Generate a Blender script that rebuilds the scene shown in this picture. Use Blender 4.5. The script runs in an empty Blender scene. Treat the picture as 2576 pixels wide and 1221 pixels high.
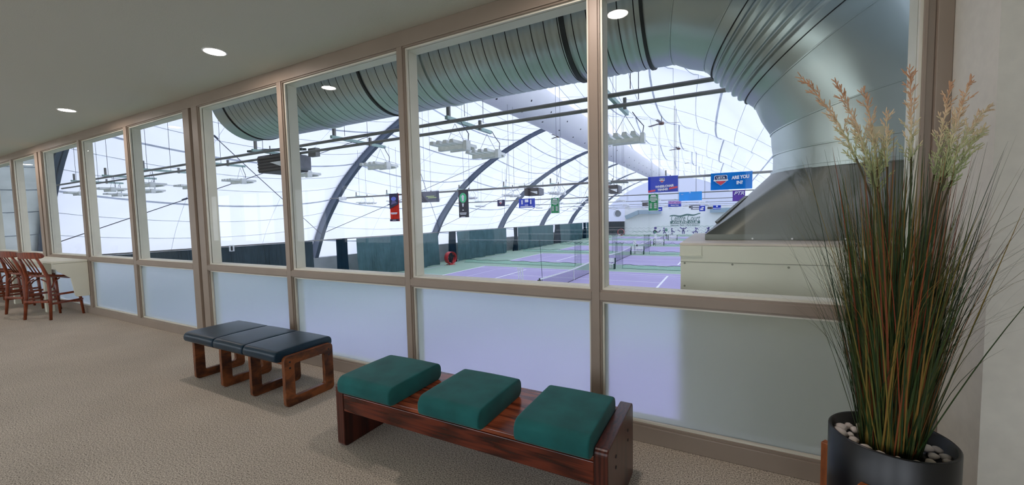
import bpy, math, random
import numpy as np
from mathutils import Vector, Matrix
random.seed(7)
PI=math.pi
scn=bpy.context.scene
COL=scn.collection
# ------------------------------------------------------------------ camera
FPX=1011.79; YAW,PITCH,ROLL=[math.radians(a) for a in (27.971,3.5,-1.257)]
CAM=np.array([0,-2.6623,1.5])
cy,sy,cp,sp=math.cos(YAW),math.sin(YAW),math.cos(PITCH),math.sin(PITCH)
FW=np.array([-sy*cp,cy*cp,-sp]); RT=np.array([cy,sy,0.]); UP=np.cross(RT,FW)
cr,sr=math.cos(ROLL),math.sin(ROLL); RT,UP=cr*RT+sr*UP,-sr*RT+cr*UP
def ray(px,py): return (px-1288)/FPX*RT+(610.5-py)/FPX*UP+FW
def at(px,py,ax,v):
    r=ray(px,py); return Vector(CAM+r*((v-CAM[ax])/r[ax]))
def dp(px,py,d): return Vector(CAM+ray(px,py)*d)
cam=bpy.data.cameras.new('camera'); co=bpy.data.objects.new('camera',cam); COL.objects.link(co)
M=Matrix.Identity(4)
for i in range(3): M[i][0]=RT[i];M[i][1]=UP[i];M[i][2]=-FW[i];M[i][3]=CAM[i]
co.matrix_world=M; cam.sensor_width=36; cam.sensor_fit='HORIZONTAL'; cam.lens=FPX/2576*36; cam.clip_start=.02; cam.clip_end=500
scn.camera=co
scn.view_settings.view_transform='Standard'; scn.view_settings.look='None'; scn.view_settings.gamma=1; scn.view_settings.exposure=0.38
scn.view_settings.use_curve_mapping=False
cyc=scn.cycles
cyc.use_denoising=True; cyc.use_adaptive_sampling=True; cyc.adaptive_threshold=.02; cyc.max_bounces=8; cyc.diffuse_bounces=4; cyc.glossy_bounces=4; cyc.transmission_bounces=6; cyc.transparent_max_bounces=24
cyc.sample_clamp_indirect=4; cyc.caustics_reflective=False; cyc.caustics_refractive=False; cyc.blur_glossy=.5
# ------------------------------------------------------------------ materials
def lin(c):
    c=c/255.
    return c/12.92 if c<=.04045 else ((c+.055)/1.055)**2.4
def rgb(r,g,b): return (lin(r),lin(g),lin(b),1)
class Mt:
    def __init__(s,name):
        s.m=bpy.data.materials.new(name); s.m.use_nodes=True; s.t=s.m.node_tree; s.t.nodes.clear()
        s.out=s.n('ShaderNodeOutputMaterial')
    def n(s,ty,**k):
        x=s.t.nodes.new(ty)
        for a,b in k.items():
            if a[0]=='_': x.inputs[a[1:].replace('_',' ')].default_value=b
            else: setattr(x,a,b)
        return x
    def l(s,a,b): s.t.links.new(a,b)
    def coord(s,scale=(1,1,1),rot=(0,0,0),kind='Object'):
        tc=s.n('ShaderNodeTexCoord'); mp=s.n('ShaderNodeMapping'); mp.inputs['Scale'].default_value=scale; mp.inputs['Rotation'].default_value=rot
        s.l(tc.outputs[kind],mp.inputs['Vector']); return mp.outputs['Vector']
    def ramp(s,fac,stops):
        r=s.n('ShaderNodeValToRGB'); e=r.color_ramp.elements
        while len(e)<len(stops): e.new(.5)
        for i,(p,c) in enumerate(stops): e[i].position=p; e[i].color=c
        s.l(fac,r.inputs[0]); return r.outputs[0]
    def bump(s,h,strength=.3,dist=.01):
        b=s.n('ShaderNodeBump',_Strength=strength,_Distance=dist); s.l(h,b.inputs['Height']); return b.outputs[0]
    def bsdf(s,color,rough=.6,metal=0,spec=.5,normal=None,**k):
        p=s.n('ShaderNodeBsdfPrincipled'); p.inputs['Roughness'].default_value=rough; p.inputs['Metallic'].default_value=metal
        p.inputs['Specular IOR Level'].default_value=spec
        if isinstance(color,tuple): p.inputs['Base Color'].default_value=color
        else: s.l(color,p.inputs['Base Color'])
        if normal is not None: s.l(normal,p.inputs['Normal'])
        for a,b in k.items(): p.inputs[a].default_value=b
        s.l(p.outputs[0],s.out.inputs[0]); s.p=p; return s.m
MC={}
def plain(name,c,rough=.6,metal=0,spec=.5,var=.08,scale=8):
    if name in MC: return MC[name]
    a=Mt(name); v=a.coord((scale,)*3); nz=a.n('ShaderNodeTexNoise',_Scale=1.0,_Detail=3.0); a.l(v,nz.inputs['Vector'])
    d=tuple(x*(1-var) for x in c[:3])+(1,); e=tuple(min(1,x*(1+var)) for x in c[:3])+(1,)
    MC[name]=a.bsdf(a.ramp(nz.outputs[0],[(.35,d),(.65,e)]),rough,metal,spec); return MC[name]
def wood(name,c1,c2,scale,rough=.4,rot=(0,0,0)):
    a=Mt(name); v=a.coord(scale,rot); nz=a.n('ShaderNodeTexNoise',_Scale=1.0,_Detail=6.0,_Roughness=.65,_Distortion=1.2); a.l(v,nz.inputs['Vector'])
    w=a.n('ShaderNodeTexWave',_Scale=.7,_Distortion=7.0,_Detail=3.0); a.l(v,w.inputs['Vector'])
    mx=a.n('ShaderNodeMath',operation='MULTIPLY'); a.l(nz.outputs[0],mx.inputs[0]); a.l(w.outputs[1],mx.inputs[1])
    ad=a.n('ShaderNodeMath',operation='ADD'); a.l(mx.outputs[0],ad.inputs[0]); a.l(nz.outputs[0],ad.inputs[1])
    return a.bsdf(a.ramp(ad.outputs[0],[(.35,c1),(.95,c2)]),rough,normal=a.bump(ad.outputs[0],.08,.002))
# carpet
a=Mt('speckled_carpet'); v=a.coord((1,1,1))
n1=a.n('ShaderNodeTexNoise',_Scale=130.0,_Detail=2.0,_Roughness=.8); a.l(v,n1.inputs['Vector'])
n2=a.n('ShaderNodeTexNoise',_Scale=1.3,_Detail=3.0); a.l(v,n2.inputs['Vector'])
c1=a.ramp(n1.outputs[0],[(.36,rgb(92,86,82)),(.46,rgb(188,176,160)),(.56,rgb(212,200,183)),(.66,rgb(244,236,222))])
c2=a.ramp(n2.outputs[0],[(.3,(.86,.86,.86,1)),(.7,(1,1,1,1))])
mx=a.n('ShaderNodeMix',data_type='RGBA',blend_type='MULTIPLY'); mx.inputs[0].default_value=1; a.l(c1,mx.inputs[6]); a.l(c2,mx.inputs[7])
CARPET=a.bsdf(mx.outputs[2],.95,spec=.1,normal=a.bump(n1.outputs[0],.12,.004))
FRAME=plain('taupe_frame_paint',rgb(150,135,121),.45,var=.04,scale=3)
STOP=plain('cream_stop_paint',rgb(226,222,206),.5,var=.04,scale=4)
WALLP=plain('grey_white_wall_paint',rgb(218,214,203),.85,spec=.2,var=.03,scale=20)
a=Mt('rough_painted_ceiling'); v=a.coord((1,1,1)); n1=a.n('ShaderNodeTexNoise',_Scale=120.0,_Detail=3.0); a.l(v,n1.inputs['Vector'])
CEIL=a.bsdf(rgb(208,207,196),.9,spec=.15,normal=a.bump(n1.outputs[0],.25,.004))
DARKGAP=plain('black_gasket',rgb(30,28,26),.8)
ROSE=wood('dark_rosewood',rgb(34,9,6),rgb(104,42,26),(1.2,26,26),.22)
ROSEV=wood('dark_rosewood_side',rgb(38,12,9),rgb(84,38,28),(20,20,2.2),.3)
OAK=wood('stained_oak',rgb(44,18,9),rgb(138,78,40),(24,6,9),.38)
STOOLW=wood('cherry_stool_wood',rgb(96,38,18),rgb(142,66,34),(9,9,3),.35)
TEAL=None
def fabric(name,c,rough,sheen,bs=260.,bst=.25):
    a=Mt(name); v=a.coord((1,1,1)); n1=a.n('ShaderNodeTexNoise',_Scale=bs,_Detail=2.0); a.l(v,n1.inputs['Vector'])
    n2=a.n('ShaderNodeTexNoise',_Scale=6.0,_Detail=3.0); a.l(v,n2.inputs['Vector'])
    d=tuple(x*.82 for x in c[:3])+(1,); e=tuple(min(1,x*1.15) for x in c[:3])+(1,)
    return a.bsdf(a.ramp(n2.outputs[0],[(.35,d),(.65,e)]),rough,spec=.35,normal=a.bump(n1.outputs[0],bst,.002),**({'Sheen Weight':sheen,'Sheen Roughness':.4} if sheen else {}))
TEAL=fabric('teal_upholstery',rgb(20,92,90),.8,.12)
NAVY=fabric('navy_vinyl',rgb(20,46,62),.36,0,120.,.12)
# galvanised steel
def galv(name,c,rough,metal=.85):
    a=Mt(name); v=a.coord((.9,.9,.9)); n1=a.n('ShaderNodeTexNoise',_Scale=1.0,_Detail=2.0); a.l(v,n1.inputs['Vector'])
    vo=a.n('ShaderNodeTexVoronoi',_Scale=28.0); a.l(v,vo.inputs['Vector'])
    d=tuple(x*.8 for x in c[:3])+(1,); e=tuple(min(1,x*1.15) for x in c[:3])+(1,)
    m=a.bsdf(a.ramp(n1.outputs[0],[(.3,d),(.7,e)]),rough,metal)
    r=a.ramp(n1.outputs[0],[(.3,(rough*.92,)*3+(1,)),(.7,(min(1,rough*1.12),)*3+(1,))]); a.l(r,a.p.inputs['Roughness']); return m
GALV=galv('galvanised_duct_steel',rgb(190,200,195),.34,.78)
GALVD=galv('dusty_hood_steel',rgb(120,122,114),.42,.6)
GALVB=plain('black_duct_seam',rgb(40,44,44),.6)
STEEL=plain('blue_grey_arch_paint',rgb(96,108,126),.5,var=.1,scale=1)
PIPE=plain('grey_pipe_paint',rgb(132,130,126),.5,.3,var=.1,scale=4)
STRUT=plain('pale_green_strut_steel',rgb(170,196,188),.45,.3)
WIRE=plain('dark_wire',rgb(92,96,110),.6)
BOXP=plain('cream_unit_panel',rgb(228,226,206),.55,var=.05,scale=1.5)
BOXT=plain('rusty_pale_lid',rgb(222,208,192),.6,var=.12,scale=3)
LAMPW=plain('white_lamp_enamel',rgb(246,247,244),.4)
CONC=plain('grey_concrete',rgb(176,178,180),.9,var=.1,scale=1)
QUILT=None
WHITEP=plain('white_paint',rgb(240,240,240),.6)
BLACK=plain('black_plastic',rgb(24,26,32),.5)
DGREEN=plain('dark_green_paint',rgb(24,62,56),.5)
REDP=plain('red_fan_paint',rgb(214,52,56),.45)
GREENC=plain('green_court_paint',rgb(160,186,164),.75,var=.04,scale=.4)
PURP=plain('purple_court_paint',rgb(178,166,204),.7,var=.03,scale=.4)
LINE=plain('white_court_line',rgb(250,250,250),.7)
LINEF=plain('faint_court_line',rgb(222,216,236),.7)
FARW=plain('far_wall_white_paint',rgb(250,250,250),.8,var=.03,scale=.2)
GDUCT=plain('blue_grey_far_duct',rgb(160,180,192),.5,.3)
# curtain vinyl
def cloth(name,c,tr=.3,rough=.7,fold=0):
    a=Mt(name); v=a.coord((1.2,1.2,1.2)); n=a.n('ShaderNodeTexNoise',_Scale=1.0,_Detail=4.0); a.l(v,n.inputs['Vector'])
    col=a.ramp(n.outputs[0],[(.3,tuple(x*.85 for x in c[:3])+(1,)),(.7,tuple(min(1,x*1.12) for x in c[:3])+(1,))])
    if name.startswith('white'): col=a.ramp(n.outputs[0],[(.3,tuple(x*.97 for x in c[:3])+(1,)),(.7,c)])
    d=a.n('ShaderNodeBsdfDiffuse'); t=a.n('ShaderNodeBsdfTranslucent'); a.l(col,d.inputs[0]); a.l(col,t.inputs[0])
    if fold:
        v2=a.coord((3,3,.35)); n3=a.n('ShaderNodeTexNoise',_Scale=1.0,_Detail=3.0,_Distortion=.6); a.l(v2,n3.inputs['Vector']); b3=a.bump(n3.outputs[0],fold,.35); a.l(b3,d.inputs['Normal']); a.l(b3,t.inputs['Normal'])
    m=a.n('ShaderNodeMixShader'); m.inputs[0].default_value=tr; a.l(d.outputs[0],m.inputs[1]); a.l(t.outputs[0],m.inputs[2]); a.l(m.outputs[0],a.out.inputs[0]); return a.m
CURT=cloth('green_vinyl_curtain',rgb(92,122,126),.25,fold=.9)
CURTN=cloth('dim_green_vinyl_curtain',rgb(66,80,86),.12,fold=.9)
CURTD=cloth('dark_green_vinyl_curtain',rgb(26,48,62),.1,fold=.7)
MEMB=cloth('white_translucent_membrane',(.715,.735,.82,1),.315)
QUILT=cloth('padded_grey_liner',rgb(180,186,187),.22)
FABD=cloth('white_duct_fabric',rgb(248,247,248),.1)
STRAPM=cloth('grey_webbing',rgb(216,220,226),.85)
def see(name,c,alpha,rough=.8):
    a=Mt(name); d=a.n('ShaderNodeBsdfDiffuse',_Color=c); t=a.n('ShaderNodeBsdfTransparent')
    v=a.coord((14,14,14)); n=a.n('ShaderNodeTexNoise',_Scale=1.0); a.l(v,n.inputs['Vector'])
    r=a.ramp(n.outputs[0],[(.3,(alpha*.8,)*3+(1,)),(.7,(min(1,alpha*1.2),)*3+(1,))])
    m=a.n('ShaderNodeMixShader'); a.l(r,m.inputs[0]); a.l(t.outputs[0],m.inputs[1]); a.l(d.outputs[0],m.inputs[2]); a.l(m.outputs[0],a.out.inputs[0]); return a.m
NETM=see('fine_black_netting',rgb(70,74,100),.34)
GNET=see('green_divider_netting',rgb(110,186,160),.3)
GNETV=see('gathered_grey_netting',rgb(80,120,130),.24)
# glass
def glass(name):
    a=Mt(name); t=a.n('ShaderNodeBsdfTransparent',_Color=(.985,.995,.99,1)); g=a.n('ShaderNodeBsdfGlossy',_Roughness=.0)
    f=a.n('ShaderNodeFresnel',_IOR=1.45); mu=a.n('ShaderNodeMath',operation='MULTIPLY'); mu2=a.n('ShaderNodeMath',operation='SUBTRACT'); mu2.inputs[0].default_value=.42; ge=a.n('ShaderNodeNewGeometry'); a.l(ge.outputs['Backfacing'],mu2.inputs[1]); mu2.use_clamp=True; a.l(f.outputs[0],mu.inputs[0]); a.l(mu2.outputs[0],mu.inputs[1])
    m=a.n('ShaderNodeMixShader'); a.l(mu.outputs[0],m.inputs[0]); a.l(t.outputs[0],m.inputs[1]); a.l(g.outputs[0],m.inputs[2]); a.l(m.outputs[0],a.out.inputs[0]); return a.m
GLASS=glass('clear_window_glass')
a=Mt('frosted_window_film'); t=a.n('ShaderNodeBsdfTranslucent',_Color=(.93,.99,1,1)); r=a.n('ShaderNodeBsdfRefraction',_Roughness=.55,_IOR=1.25,_Color=(.98,1,.98,1))
d=a.n('ShaderNodeBsdfPrincipled',_Roughness=.35); d.inputs['Base Color'].default_value=(.75,.8,.78,1)
v=a.coord((60,60,60)); nn=a.n('ShaderNodeTexNoise',_Scale=1.0); a.l(v,nn.inputs['Vector']); bb=a.bump(nn.outputs[0],.05,.002); a.l(bb,d.inputs['Normal'])
m1=a.n('ShaderNodeMixShader'); m1.inputs[0].default_value=.45; m1.inputs[0].default_value=.7; a.l(t.outputs[0],m1.inputs[1]); a.l(r.outputs[0],m1.inputs[2])
m2=a.n('ShaderNodeMixShader'); m2.inputs[0].default_value=.05; a.l(m1.outputs[0],m2.inputs[1]); a.l(d.outputs[0],m2.inputs[2]); a.l(m2.outputs[0],a.out.inputs[0]); FROST=a.m
def emis(name,c,s):
    a=Mt(name); e=a.n('ShaderNodeEmission',_Color=c,_Strength=s); a.l(e.outputs[0],a.out.inputs[0]); return a.m
LAMP=emis('lit_downlight_lens',(1,.86,.8,1),170)
# ------------------------------------------------------------------ mesh builder
class MB:
    def __init__(s): s.v=[];s.f=[];s.mi=[];s.sm=[];s.cur=0
    def add(s,vs,fs,smooth=False):
        o=len(s.v); s.v+= [tuple(x) for x in vs]; s.f+=[tuple(i+o for i in f) for f in fs]; s.mi+=[s.cur]*len(fs); s.sm+=[smooth]*len(fs); return s
    def box(s,x0,x1,y0,y1,z0,z1):
        vs=[(x,y,z) for x in (x0,x1) for y in (y0,y1) for z in (z0,z1)]
        return s.add(vs,[(0,1,3,2),(4,6,7,5),(0,4,5,1),(2,3,7,6),(0,2,6,4),(1,5,7,3)])
    def obox(s,c,ax,ay,az):  # oriented box, half vectors
        c,ax,ay,az=map(Vector,(c,ax,ay,az)); vs=[c+i*ax+j*ay+k*az for i in (-1,1) for j in (-1,1) for k in (-1,1)]
        return s.add(vs,[(0,1,3,2),(4,6,7,5),(0,4,5,1),(2,3,7,6),(0,2,6,4),(1,5,7,3)])
    def bar(s,p,q,w,h,up=(0,0,1)):
        p,q=Vector(p),Vector(q); d=(q-p); L=d.length; d.normalize(); u=Vector(up); x=d.cross(u)
        if x.length<1e-4: x=d.cross(Vector((1,0,0)))
        x.normalize(); u=x.cross(d)
        return s.obox((p+q)/2,d*L/2,x*w/2,u*h/2)
    def tube(s,pts,r,n=8,cap=True,smooth=True):
        pts=[Vector(p) for p in pts]; N=len(pts); rs=r if isinstance(r,(list,tuple)) else [r]*N
        vs=[];prev=None
        for i,p in enumerate(pts):
            d=(pts[min(i+1,N-1)]-pts[max(i-1,0)]).normalized()
            if prev is None:
                x=d.cross(Vector((0,0,1)));
                if x.length<1e-3: x=d.cross(Vector((1,0,0)))
            else: x=prev-d*prev.dot(d)
            x.normalize(); prev=x; y=d.cross(x)
            for k in range(n):
                a=2*PI*k/n; vs.append(p+(x*math.cos(a)+y*math.sin(a))*rs[i])
        fs=[(i*n+k,i*n+(k+1)%n,(i+1)*n+(k+1)%n,(i+1)*n+k) for i in range(N-1) for k in range(n)]
        s.add(vs,fs,smooth)
        if cap: s.add([],[]); o=len(s.v)-len(vs); s.f+=[tuple(o+k for k in reversed(range(n))),tuple(o+(N-1)*n+k for k in range(n))]; s.mi+=[s.cur]*2; s.sm+=[False]*2
        return s
    def prism(s,poly,d,smooth=False): # poly list of 3D pts, extruded by vector d
        poly=[Vector(p) for p in poly]; d=Vector(d); n=len(poly); vs=poly+[p+d for p in poly]
        fs=[tuple(range(n))[::-1],tuple(range(n,2*n))]; s.add(vs,fs)
        o=len(s.v)-2*n; s.f+=[(o+i,o+(i+1)%n,o+n+(i+1)%n,o+n+i) for i in range(n)]; s.mi+=[s.cur]*n; s.sm+=[smooth]*n; return s
    def grid(s,P,smooth=True,closeu=False):
        m,n=len(P),len(P[0]); vs=[p for row in P for p in row]; fs=[]
        for i in range(m-1):
            for j in range(n if closeu else n-1): fs.append((i*n+j,i*n+(j+1)%n,(i+1)*n+(j+1)%n,(i+1)*n+j))
        return s.add(vs,fs,smooth)
    def lathe(s,prof,c=(0,0,0),n=32,smooth=True): # prof (r,z)
        return s.grid([[Vector(c)+Vector((r*math.cos(2*PI*k/n),r*math.sin(2*PI*k/n),z)) for k in range(n)] for r,z in prof],smooth,True)
    def build(s,name,mats,parent=None,bevel=0,seg=2,origin=None):
        if not isinstance(mats,(list,tuple)): mats=[mats]
        me=bpy.data.meshes.new(name); vs=s.v
        o=bpy.data.objects.new(name,me); COL.objects.link(o)
        if origin is not None: vs=[(x-origin[0],y-origin[1],z-origin[2]) for x,y,z in vs]; o.location=origin
        me.from_pydata(vs,[],s.f)
        for m in mats: me.materials.append(m)
        me.polygons.foreach_set('material_index',s.mi); me.polygons.foreach_set('use_smooth',s.sm); me.update()
        if bevel:
            b=o.modifiers.new('bevel','BEVEL'); b.width=bevel; b.segments=seg; b.limit_method='ANGLE'; b.angle_limit=math.radians(40)
        if parent is not None: o.parent=parent
        return o
def tag(o,label,cat,group=None,kind=None):
    o['label']=label; o['category']=cat
    if group: o['group']=group
    if kind: o['kind']=kind
    return o
def thing(name,loc,label,cat,group=None,rz=0):
    o=bpy.data.objects.new(name,None); COL.objects.link(o); o.location=loc; o.rotation_euler[2]=rz; o.empty_display_size=.1
    return tag(o,label,cat,group)
def struct(mb,name,mats,parent=None,bevel=0):
    o=mb.build(name,mats,parent,bevel)
    if parent is None: o['kind']='structure'
    return o
def copy_tree(o,parent=None):
    c=o.copy(); COL.objects.link(c)
    if parent is not None: c.parent=parent
    for ch in list(o.children): copy_tree(ch,c)
    return c
def text(name,s,W,H,x,z,y,parent,mat,shear=0,bold=0.,ext=.01,rot=0,px=0):
    cu=bpy.data.curves.new(name,'FONT'); cu.body=s; cu.size=1; cu.align_x='CENTER'; cu.align_y='BOTTOM_BASELINE'; cu.shear=shear; cu.offset=bold; cu.extrude=ext; cu.resolution_u=3
    o=bpy.data.objects.new(name,cu); COL.objects.link(o); cu.materials.append(mat)
    bpy.context.view_layer.update(); dx,dy=max(o.dimensions.x,1e-3),max(o.dimensions.y,1e-3)
    me=bpy.data.meshes.new_from_object(o.evaluated_get(bpy.context.evaluated_depsgraph_get())); bpy.data.objects.remove(o); me.name=name
    o=bpy.data.objects.new(name,me); COL.objects.link(o)
    if not me.materials: me.materials.append(mat)
    o.scale=(W/dx,H/dy,1); o.rotation_euler=(PI/2,-rot,0); o.location=(x,y,z)
    if parent is not None: o.parent=parent
    return o
# ================================================================== THE LOUNGE
ZC=3.096; ZH=2.968
struct(MB().box(-21,3.6,-6.5,0.02,-.12,0),'floor',CARPET)
struct(MB().box(-21,3.6,-6.5,0.16,ZC,ZC+.12),'ceiling',CEIL)
struct(MB().box(-21.2,-21,-6.5,0.1,-.12,ZC+.12),'wall_left',WALLP)
struct(MB().box(-21,3.6,-6.7,-6.5,-.12,.75).box(-21,3.6,-6.7,-6.5,2.75,ZC+.12),'wall_back',WALLP)
for k_ in range(9):
    x_=-20.6+2.95*k_; m=MB().box(x_-.4,x_+.25,-6.7,-6.5,.75,2.75); struct(m,'wall_back_pier_%d'%(k_+1),WALLP)
for k_ in range(8):  # unseen windows behind the camera, added to light the lounge
    x_=-20.35+2.95*k_; m=MB().box(x_,x_+2.3,-6.66,-6.58,.75,.8).box(x_,x_+2.3,-6.66,-6.58,2.7,2.75).box(x_,x_+.05,-6.66,-6.58,.8,2.7).box(x_+2.25,x_+2.3,-6.66,-6.58,.8,2.7).box(x_+1.13,x_+1.17,-6.66,-6.58,.8,2.7)
    w=m.build('window_%d'%(k_+21),[STOP]); w['kind']='structure'
    MB().box(x_+.05,x_+2.25,-6.625,-6.62,.8,2.7).build('clear_pane',GLASS,w)
struct(MB().box(.93,3.6,-.36,.16,0,ZC),'wall_right',WALLP)
struct(MB().box(3.6,3.8,-6.5,.16,-.12,ZC+.12),'wall_far_right',WALLP)
# window frame : mullion faces (xL,xR)
MUL=[(-15.42,-15.31),(-13.53,-13.42),(-9.725,-9.625),(-7.90,-7.80),(-4.17,-4.1),(-2.49,-2.431),(-.806,-.75)]
POST=[(-17.70,-17.34),(-11.93,-11.55),(-6.145,-5.79)]
D=.153
tn=0
def trim(mb,bev=.004):
    global tn; tn+=1; return struct(mb,'trim_%d'%tn,FRAME,bevel=bev)
trim(MB().box(-21,.93,0,D,ZH,ZC))                         # header
trim(MB().box(-21,.93,0,D,0,.109))                        # base
for a,b in MUL:
    trim(MB().box(a,b,0,D,.109,ZH))
for a,b in POST:
    w=(b-a); trim(MB().box(a,a+w*.42,0,D,.109,ZH).box(a+w*.42,a+w*.62,.035,D,.109,ZH).box(a+w*.62,b,0,D,.109,ZH))
trim(MB().box(.873,.93,0,D,.109,ZH).box(.842,.873,.02,D,.109,ZH))
edges=[(-21,-17.70),(-17.34,-15.42),(-15.31,-13.53),(-13.42,-11.93),(-11.55,-9.725),(-9.625,-7.90),(-7.80,-6.145),(-5.79,-4.17),(-4.1,-2.49),(-2.431,-.806),(-.75,.842)]
for i,(a,b) in enumerate(edges):
    trim(MB().box(a,b,0,D,.927,.985))                     # mid rail
    m=MB()
    # stepped rabbet (taupe) then cream stops, both lights of the bay
    for z0,z1 in ((.109,.927),(.985,ZH)):
        m.cur=0
        r=.011
        m.box(a,a+r,.012,.03,z0,z1).box(b-r,b,.012,.03,z0,z1).box(a+r,b-r,.012,.03,z0,z0+r).box(a+r,b-r,.012,.03,z1-r,z1)
        m.cur=1
        q=.024
        m.box(a+.001,a+q,.03,.05,z0,z1).box(b-q,b-.001,.03,.05,z0,z1).box(a+q,b-q,.03,.05,z0+.001,z0+q).box(a+q,b-q,.03,.05,z1-q,z1-.001)
        m.cur=2
        g=.012
        m.box(a+.001,a+g,.05,.058,z0,z1).box(b-g,b-.001,.05,.058,z0,z1).box(a+g,b-g,.05,.058,z0,z0+g).box(a+g,b-g,.05,.058,z1-g,z1)
        m.cur=1
        m.box(a+.001,a+q,.058,D+.01,z0,z1).box(b-q,b-.001,.058,D+.01,z0,z1).box(a+q,b-q,.058,D+.01,z0+.001,z0+q).box(a+q,b-q,.058,D+.01,z1-q,z1-.001)
    w=m.build('window_%d'%(i+1),[FRAME,STOP,DARKGAP]); w['kind']='structure'
    MB().box(a+.012,b-.012,.0515,.0565,.996,ZH-.012).build('clear_pane',GLASS,w)
    fm=MB().box(a+.012,b-.012,.0515,.0565,.12,.916); fm.mi[-4]=1; fm.build('frosted_pane',[GLASS,FROST],w)
# outside skin of the lounge / near end wall of the hall
struct(MB().box(-31,9.5,.02,.15,-3.5,-.001),'wall_hall_lower',FARW)
struct(MB().box(-31,9.5,.161,.3,ZC,11.5),'wall_hall_upper',QUILT)
struct(MB().box(-31,-21.2,.02,.15,-.001,ZC+.01),'wall_hall_left_end',QUILT)
struct(MB().box(3.6,9.5,.161,.3,-.001,ZC),'wall_hall_right_end',CONC)
# downlights
for k,x in enumerate((-.77,-4.19,-7.93,-11.8,-15.4)):
    t=thing('recessed_downlight',(x,-.555,ZC),['lit round ceiling downlight almost above the camera side of the planter','lit round downlight nearest the camera in view, above the black bench','lit round downlight on the ceiling further left, second in view','lit round downlight above the bar stools','lit round downlight at the far left end of the lounge'][k],'light','round downlights along the lounge ceiling')
    MB().lathe([(.078,.002),(.08,-.004),(.096,-.004),(.1,.0)],n=36).build('trim_ring',WHITEP,t)
    MB().lathe([(0.0001,-.001),(.078,-.001)],n=36).build('lens',LAMP,t)
# ---------------- benches
def cushion(x0,x1,y0,y1,z0,z1,front,name,mat,parent,side=.015):
    # soft pad: rounded waterfall front and back edges (radius 'front'), slightly crowned
    m=MB(); ny=[]; R=front; hz=z1-z0
    prof=[]
    rb=min(hz*.48,R)
    def arc(cx,cz,r1,r2,a0,a1,n):
        return [(cx+r1*math.cos(a0+(a1-a0)*i/n),cz+r2*math.sin(a0+(a1-a0)*i/n)) for i in range(n+1)]
    prof+=arc(y0+rb,z1-rb,rb,rb,PI,PI/2,8); 
    for t in (.25,.5,.75): prof.append((y0+rb+(y1-y0-2*rb)*t,z1+.004*math.sin(PI*t)))
    prof+=arc(y1-rb,z1-rb,rb,rb,PI/2,0,8)
    prof+=arc(y1-rb*.8,z0+rb*.8,rb*.8,rb*.8,0,-PI/2,6)+arc(y0+rb*.8,z0+rb*.8,rb*.8,rb*.8,-PI/2,-PI,6)
    cyy,czz=(y0+y1)/2,(z0+z1)/2
    cols=[]
    N=10
    for i in range(-3,N+4):
        if i<0: t=(i+3)/3; xx=x0+side*(1-math.cos(t*PI/2)); ins=side*(1-math.sin(t*PI/2))
        elif i>N: t=(N+3-i)/3; xx=x1-side*(1-math.cos(t*PI/2)); ins=side*(1-math.sin(t*PI/2))
        else: xx=x0+side+(x1-x0-2*side)*i/N; ins=0
        u=(xx-x0)/(x1-x0); cr=.003*math.sin(PI*u)
        row=[]
        for (py,pz) in prof:
            dy,dz=cyy-py,czz-pz; L=math.hypot(dy,dz)
            row.append((xx,py+dy/L*ins,pz+dz/L*ins+(cr if pz>czz else 0)))
        cols.append(row)
    m.grid(cols,True,True)
    n=len(prof); o=len(m.v)-len(cols)*n
    m.f+=[tuple(o+k for k in range(n))[::-1],tuple(o+(len(cols)-1)*n+k for k in range(n))]; m.mi+=[0,0]; m.sm+=[True,True]
    return m.build(name,mat,parent)
def rrect(y0,y1,z0,z1,r,n=5):
    P=[]
    for (a,b,t0) in ((y1-r,z1-r,0),(y0+r,z1-r,PI/2),(y0+r,z0+r,PI),(y1-r,z0+r,1.5*PI)):
        P+=[(a+r*math.cos(t0+PI/2*i/n),b+r*math.sin(t0+PI/2*i/n)) for i in range(n+1)]
    return P
# green bench
gb=thing('cushioned_bench',(-1.372,-.63,0),'long low rosewood bench with three green seat pads, nearest the camera','bench')
def L(o,p): return Vector((p[0]-o.location.x,p[1]-o.location.y,p[2]-o.location.z))
def loc(mb,o):
    mb.v=[(x-o.location.x,y-o.location.y,z-o.location.z) for x,y,z in mb.v]; return mb
for x0,x1 in ((-2.29,-2.222),(-.53,-.462)):
    m=MB(); m.prism([(x0,y,z) for y,z in rrect(-.91,-.345,0,.425,.03)],(x1-x0,0,0))
    e=loc(m,gb).build('end_panel',ROSEV,gb,.006,3)
    for (yy,zz) in ((-.49,.325),(-.49,.27),(-.76,.325),(-.76,.27)):
        xo=x1 if x1>-1 else x0
        loc(MB().tube([(xo-.002,yy,zz),(xo+.003,yy,zz)],.008,12),gb).build('dowel_plug',BLACK,e)
m=MB().box(-2.222,-.53,-.9,-.36,.36,.385); loc(m,gb).build('seat_board',wood('seat_board_rosewood',rgb(70,24,12),rgb(158,80,50),(1.2,22,22),.2),gb,.004)
m=MB().box(-2.222,-.53,-.905,-.87,.245,.36).box(-2.222,-.53,-.39,-.36,.245,.36); loc(m,gb).build('apron_rail',ROSE,gb,.004)
for x0,x1 in ((-2.205,-1.755),(-1.535,-1.125),(-.92,-.53-.004)):
    m=cushion(x0-gb.location.x,x1-gb.location.x,-.965+.63,-.455+.63,.386,.500,.05,'seat_pad',TEAL,gb,.011)
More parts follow.
